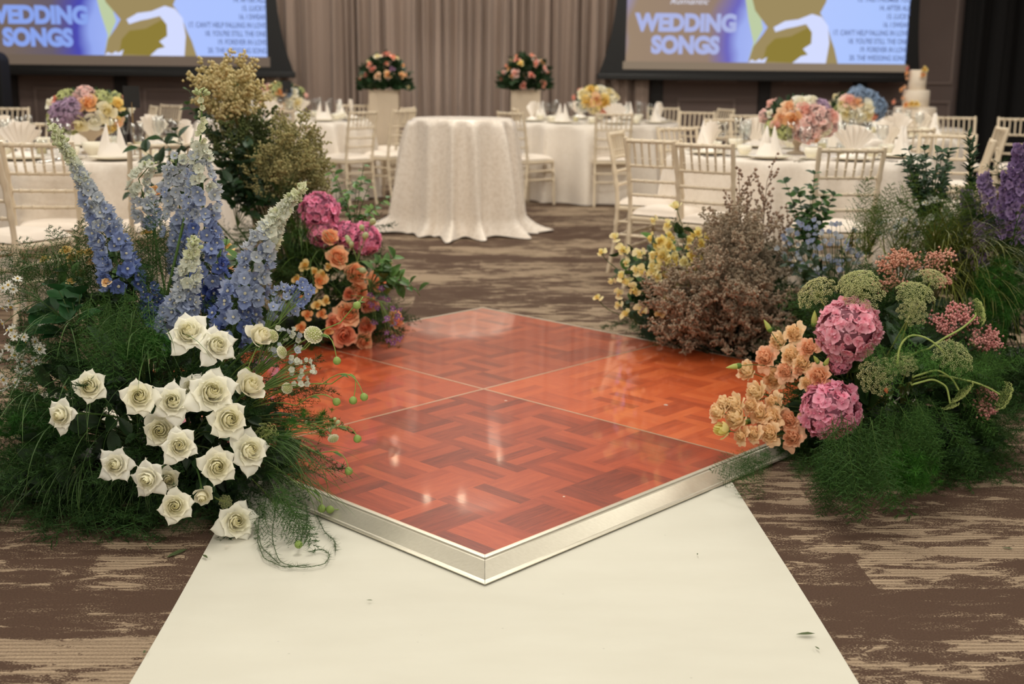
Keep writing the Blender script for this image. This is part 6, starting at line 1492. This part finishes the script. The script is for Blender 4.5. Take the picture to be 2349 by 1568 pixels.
arrangement('RN', 1832, 272, 170, 105, 7.62, 'pink, peach and cream flower dome on a footed bowl, near right table', [(-10, -38, 'white', 44), (-38, -28, 'peach', 40), (18, -40, 'white', 42), (40, -30, 'hl', 44), (-5, -22, 'pink', 40), (-55, -5, 'peach', 38), (-30, 0, 'orange', 44), (28, -4, 'hp', 60), (62, -6, 'pink', 46), (6, 22, 'hp', 66), (50, 24, 'white', 44), (70, 22, 'hp', 44), (-68, 24, 'hg', 40), (-78, -12, 'white', 18), (-45, 30, 'hg', 44), (10, 0, 'coral', 40), (36, 44, 'peach', 34), (-62, 12, 'pink', 34)], 1)
arrangement('LN', 205, 255, 184, 98, 7.12, 'lilac, cream and peach flower dome on a footed bowl, near left table', [(-76, -18, 'white', 36), (-60, -28, 'salmon', 26), (-38, -36, 'hg', 40), (8, -38, 'hp', 52), (44, -34, 'hg', 42), (-48, 4, 'hl', 48), (-20, -8, 'hl', 50), (-62, 22, 'mauve', 32), (24, -18, 'orange', 44), (-4, 24, 'cream', 50), (32, 18, 'white', 44), (60, 0, 'cream', 46), (78, -16, 'yellow', 34), (58, 30, 'yellow', 46), (-80, 20, 'hg', 34), (-38, 38, 'hg', 40), (72, 24, 'peach', 36), (-24, 24, 'lilac', 40)], 2)
arrangement('LF', 645, 222, 112, 68, 12.5, 'mixed centrepiece with blue and orange touches, far left table', [(-28, -18, 'pink', 28), (-6, -22, 'hg', 30), (-40, 4, 'peach', 26), (-20, 2, 'cream', 30), (6, -12, 'orange', 26), (-24, 20, 'hb', 26), (-40, 22, 'orange', 24), (22, -14, 'hb', 24), (34, -12, 'white', 26), (40, 10, 'cream', 32), (20, 14, 'white', 28), (0, 20, 'peach', 28), (-50, 12, 'cream', 24)], 3)
arrangement('RF', 1368, 228, 104, 64, 12.6, 'yellow, cream and coral flower dome, far right table', [(-34, -12, 'cream', 30), (-14, -22, 'yellow', 30), (8, -22, 'white', 28), (26, -16, 'cream', 30), (-24, 6, 'yellow', 32), (-4, 0, 'peach', 30), (14, 4, 'yellow', 34), (34, 4, 'white', 28), (18, 20, 'coral', 28), (40, 20, 'salmon', 26), (-8, 22, 'cream', 30), (-38, 14, 'white', 22), (46, -8, 'cream', 16)], 4)
arrangement('RB', 1964, 245, 124, 74, 10.3, 'white and peach centrepiece capped with blue hydrangeas, before the wedding cake', [(-2, -32, 'hb', 46), (22, -26, 'hb', 40), (42, -4, 'hb', 44), (48, 14, 'hb', 36), (-30, -14, 'pink', 34), (-14, -12, 'peach', 32), (8, -2, 'white', 40), (-44, -8, 'cream', 30), (-34, 12, 'cream', 36), (10, 16, 'cream', 42), (30, 18, 'coral', 30), (-8, 18, 'white', 34), (58, -12, 'cream', 18), (-50, 12, 'hg', 28)], 5)
def pedmound(nm, px, label, seed):
    r = sub_rng(seed); x, y, z = PED[nm]; base = np.array([x, y, z+.001]); t = thing('pedestal_flowers', label, 'flower arrangement', base, 0, 'pedestal arrangements'); R_ = np.array([.275, .25, .36]); b = MB()
    for q in ball_pts(420, 1.0, .6):
        d = norm(q+r.normal(size=3)*.5); x_ = frame(d, r.random()*6); p = q*R_*(.6+.35*r.random()); p[2] = max(p[2]+.02, .03)
        if p[2]+d[2]*.1 < .012: d[2] = abs(d[2]); d = norm(d); x_ = frame(d, 1)
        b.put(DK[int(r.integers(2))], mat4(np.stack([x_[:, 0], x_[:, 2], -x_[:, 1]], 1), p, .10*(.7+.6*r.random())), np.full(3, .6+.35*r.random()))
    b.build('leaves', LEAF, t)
    ks = ['coral', 'pink', 'yellow', 'peach', 'coral', 'salmon', 'cream', 'mauve', 'orange', 'pink']
    for k, q in enumerate(ball_pts(46, 1.0, .72)):
        if q[2] < .12: continue
        q = norm(q+r.normal(size=3)*.12); link('rose', CP[ks[int(r.integers(10))]], t, mat4(frame(norm(q+np.array([0, -.3, 0])), k), q*R_*.97+np.array([0, 0, .03]), .095*(.7+.5*r.random())))
pedmound('L', 883, 'dark green mound of pink, coral and yellow roses on the left pedestal', 71)
pedmound('R', 1204, 'dark green mound of pink, coral and yellow roses on the right pedestal', 72)
for dx, py, s, kind in ((-36, 168, .10, 'orange'), (-20, 158, .09, 'salmon'), (22, 160, .10, 'yellow'), (18, 172, .08, 'orange'), (-22, 180, .07, 'peach'), (-30, 200, .07, 'peach'), (-44, 206, .09, 'orange'), (-34, 225, .07, 'peach'), (-26, 238, .10, 'yellow'), (-38, 240, .10, 'orange'), (-14, 238, .09, 'yellow'), (-60, 234, .09, 'coral')):
    p = D(2095+dx*.72, py, 12.6); b0 = np.array([ck[0], yc, cz]); zl = p[2]-b0[2]
    rad = .09 if py < 200 else .135 if py < 228 else .215; q = p-b0; ang = math.asin(np.clip(q[0]/(rad+.01), -1, 1)); q = np.array([math.sin(ang)*(rad+.012), -math.cos(ang)*(rad+.012), zl])
    link('sugar_flower', CP[kind], CAKE, mat4(frame(norm((math.sin(ang), -math.cos(ang), .3))), q, s*.8))
# scraps of leaf and petal fallen on the floor
SCR = MB().put(leaf_tpl(.3, (78, 92, 58), (96, 108, 70), .05, 4)).mesh('fallen_leaf', LEAF); PSC = MB().put(leaf_tpl(.8, (214, 206, 190), (228, 222, 208), .05, 4)).mesh('fallen_petal', PETAL)
for i, (px, py, me, s, lab) in enumerate(((2325, 1258, SCR, .03, 'scrap of green leaf on the carpet at the right frame edge'), (430, 1258, SCR, .07, 'thin green stem scrap on the carpet beside the runner'), (465, 1271, SCR, .03, 'leaf scrap at the left edge of the runner'), (515, 1253, PSC, .012, 'brown petal scrap below the lowest white rose'), (330, 1498, SCR, .018, 'leaf scrap on the runner hem at the lower left'), (855, 1376, SCR, .016, 'tiny leaf scrap in the middle of the runner'), (1295, 1137, PSC, .010, 'white petal speck on the front parquet panel'), (1522, 927, PSC, .02, 'pale sliver on the right parquet panel'), (1157, 919, PSC, .014, 'white speck near the panel crossing'), (1880, 1489, SCR, .018, 'leaf scrap on the runner hem at the lower right'), (1870, 1452, SCR, .045, 'long thin leaf scrap on the right hem of the runner'), (1600, 1268, SCR, .012, 'leaf speck on the right part of the runner'))):
    onf = i in (6, 7, 8); q = G(px, py, T+.0015 if onf else .0095 if 300 < px < 1990 and i != 1 else .004)
    o = link(me.name.split('.')[0], me); o.location = q; o.scale = (s, s, s*.3); o.rotation_euler = (0, 0, i*1.3+1.2); tag(o, lab, 'plant scrap', 'plant scraps on the floor')
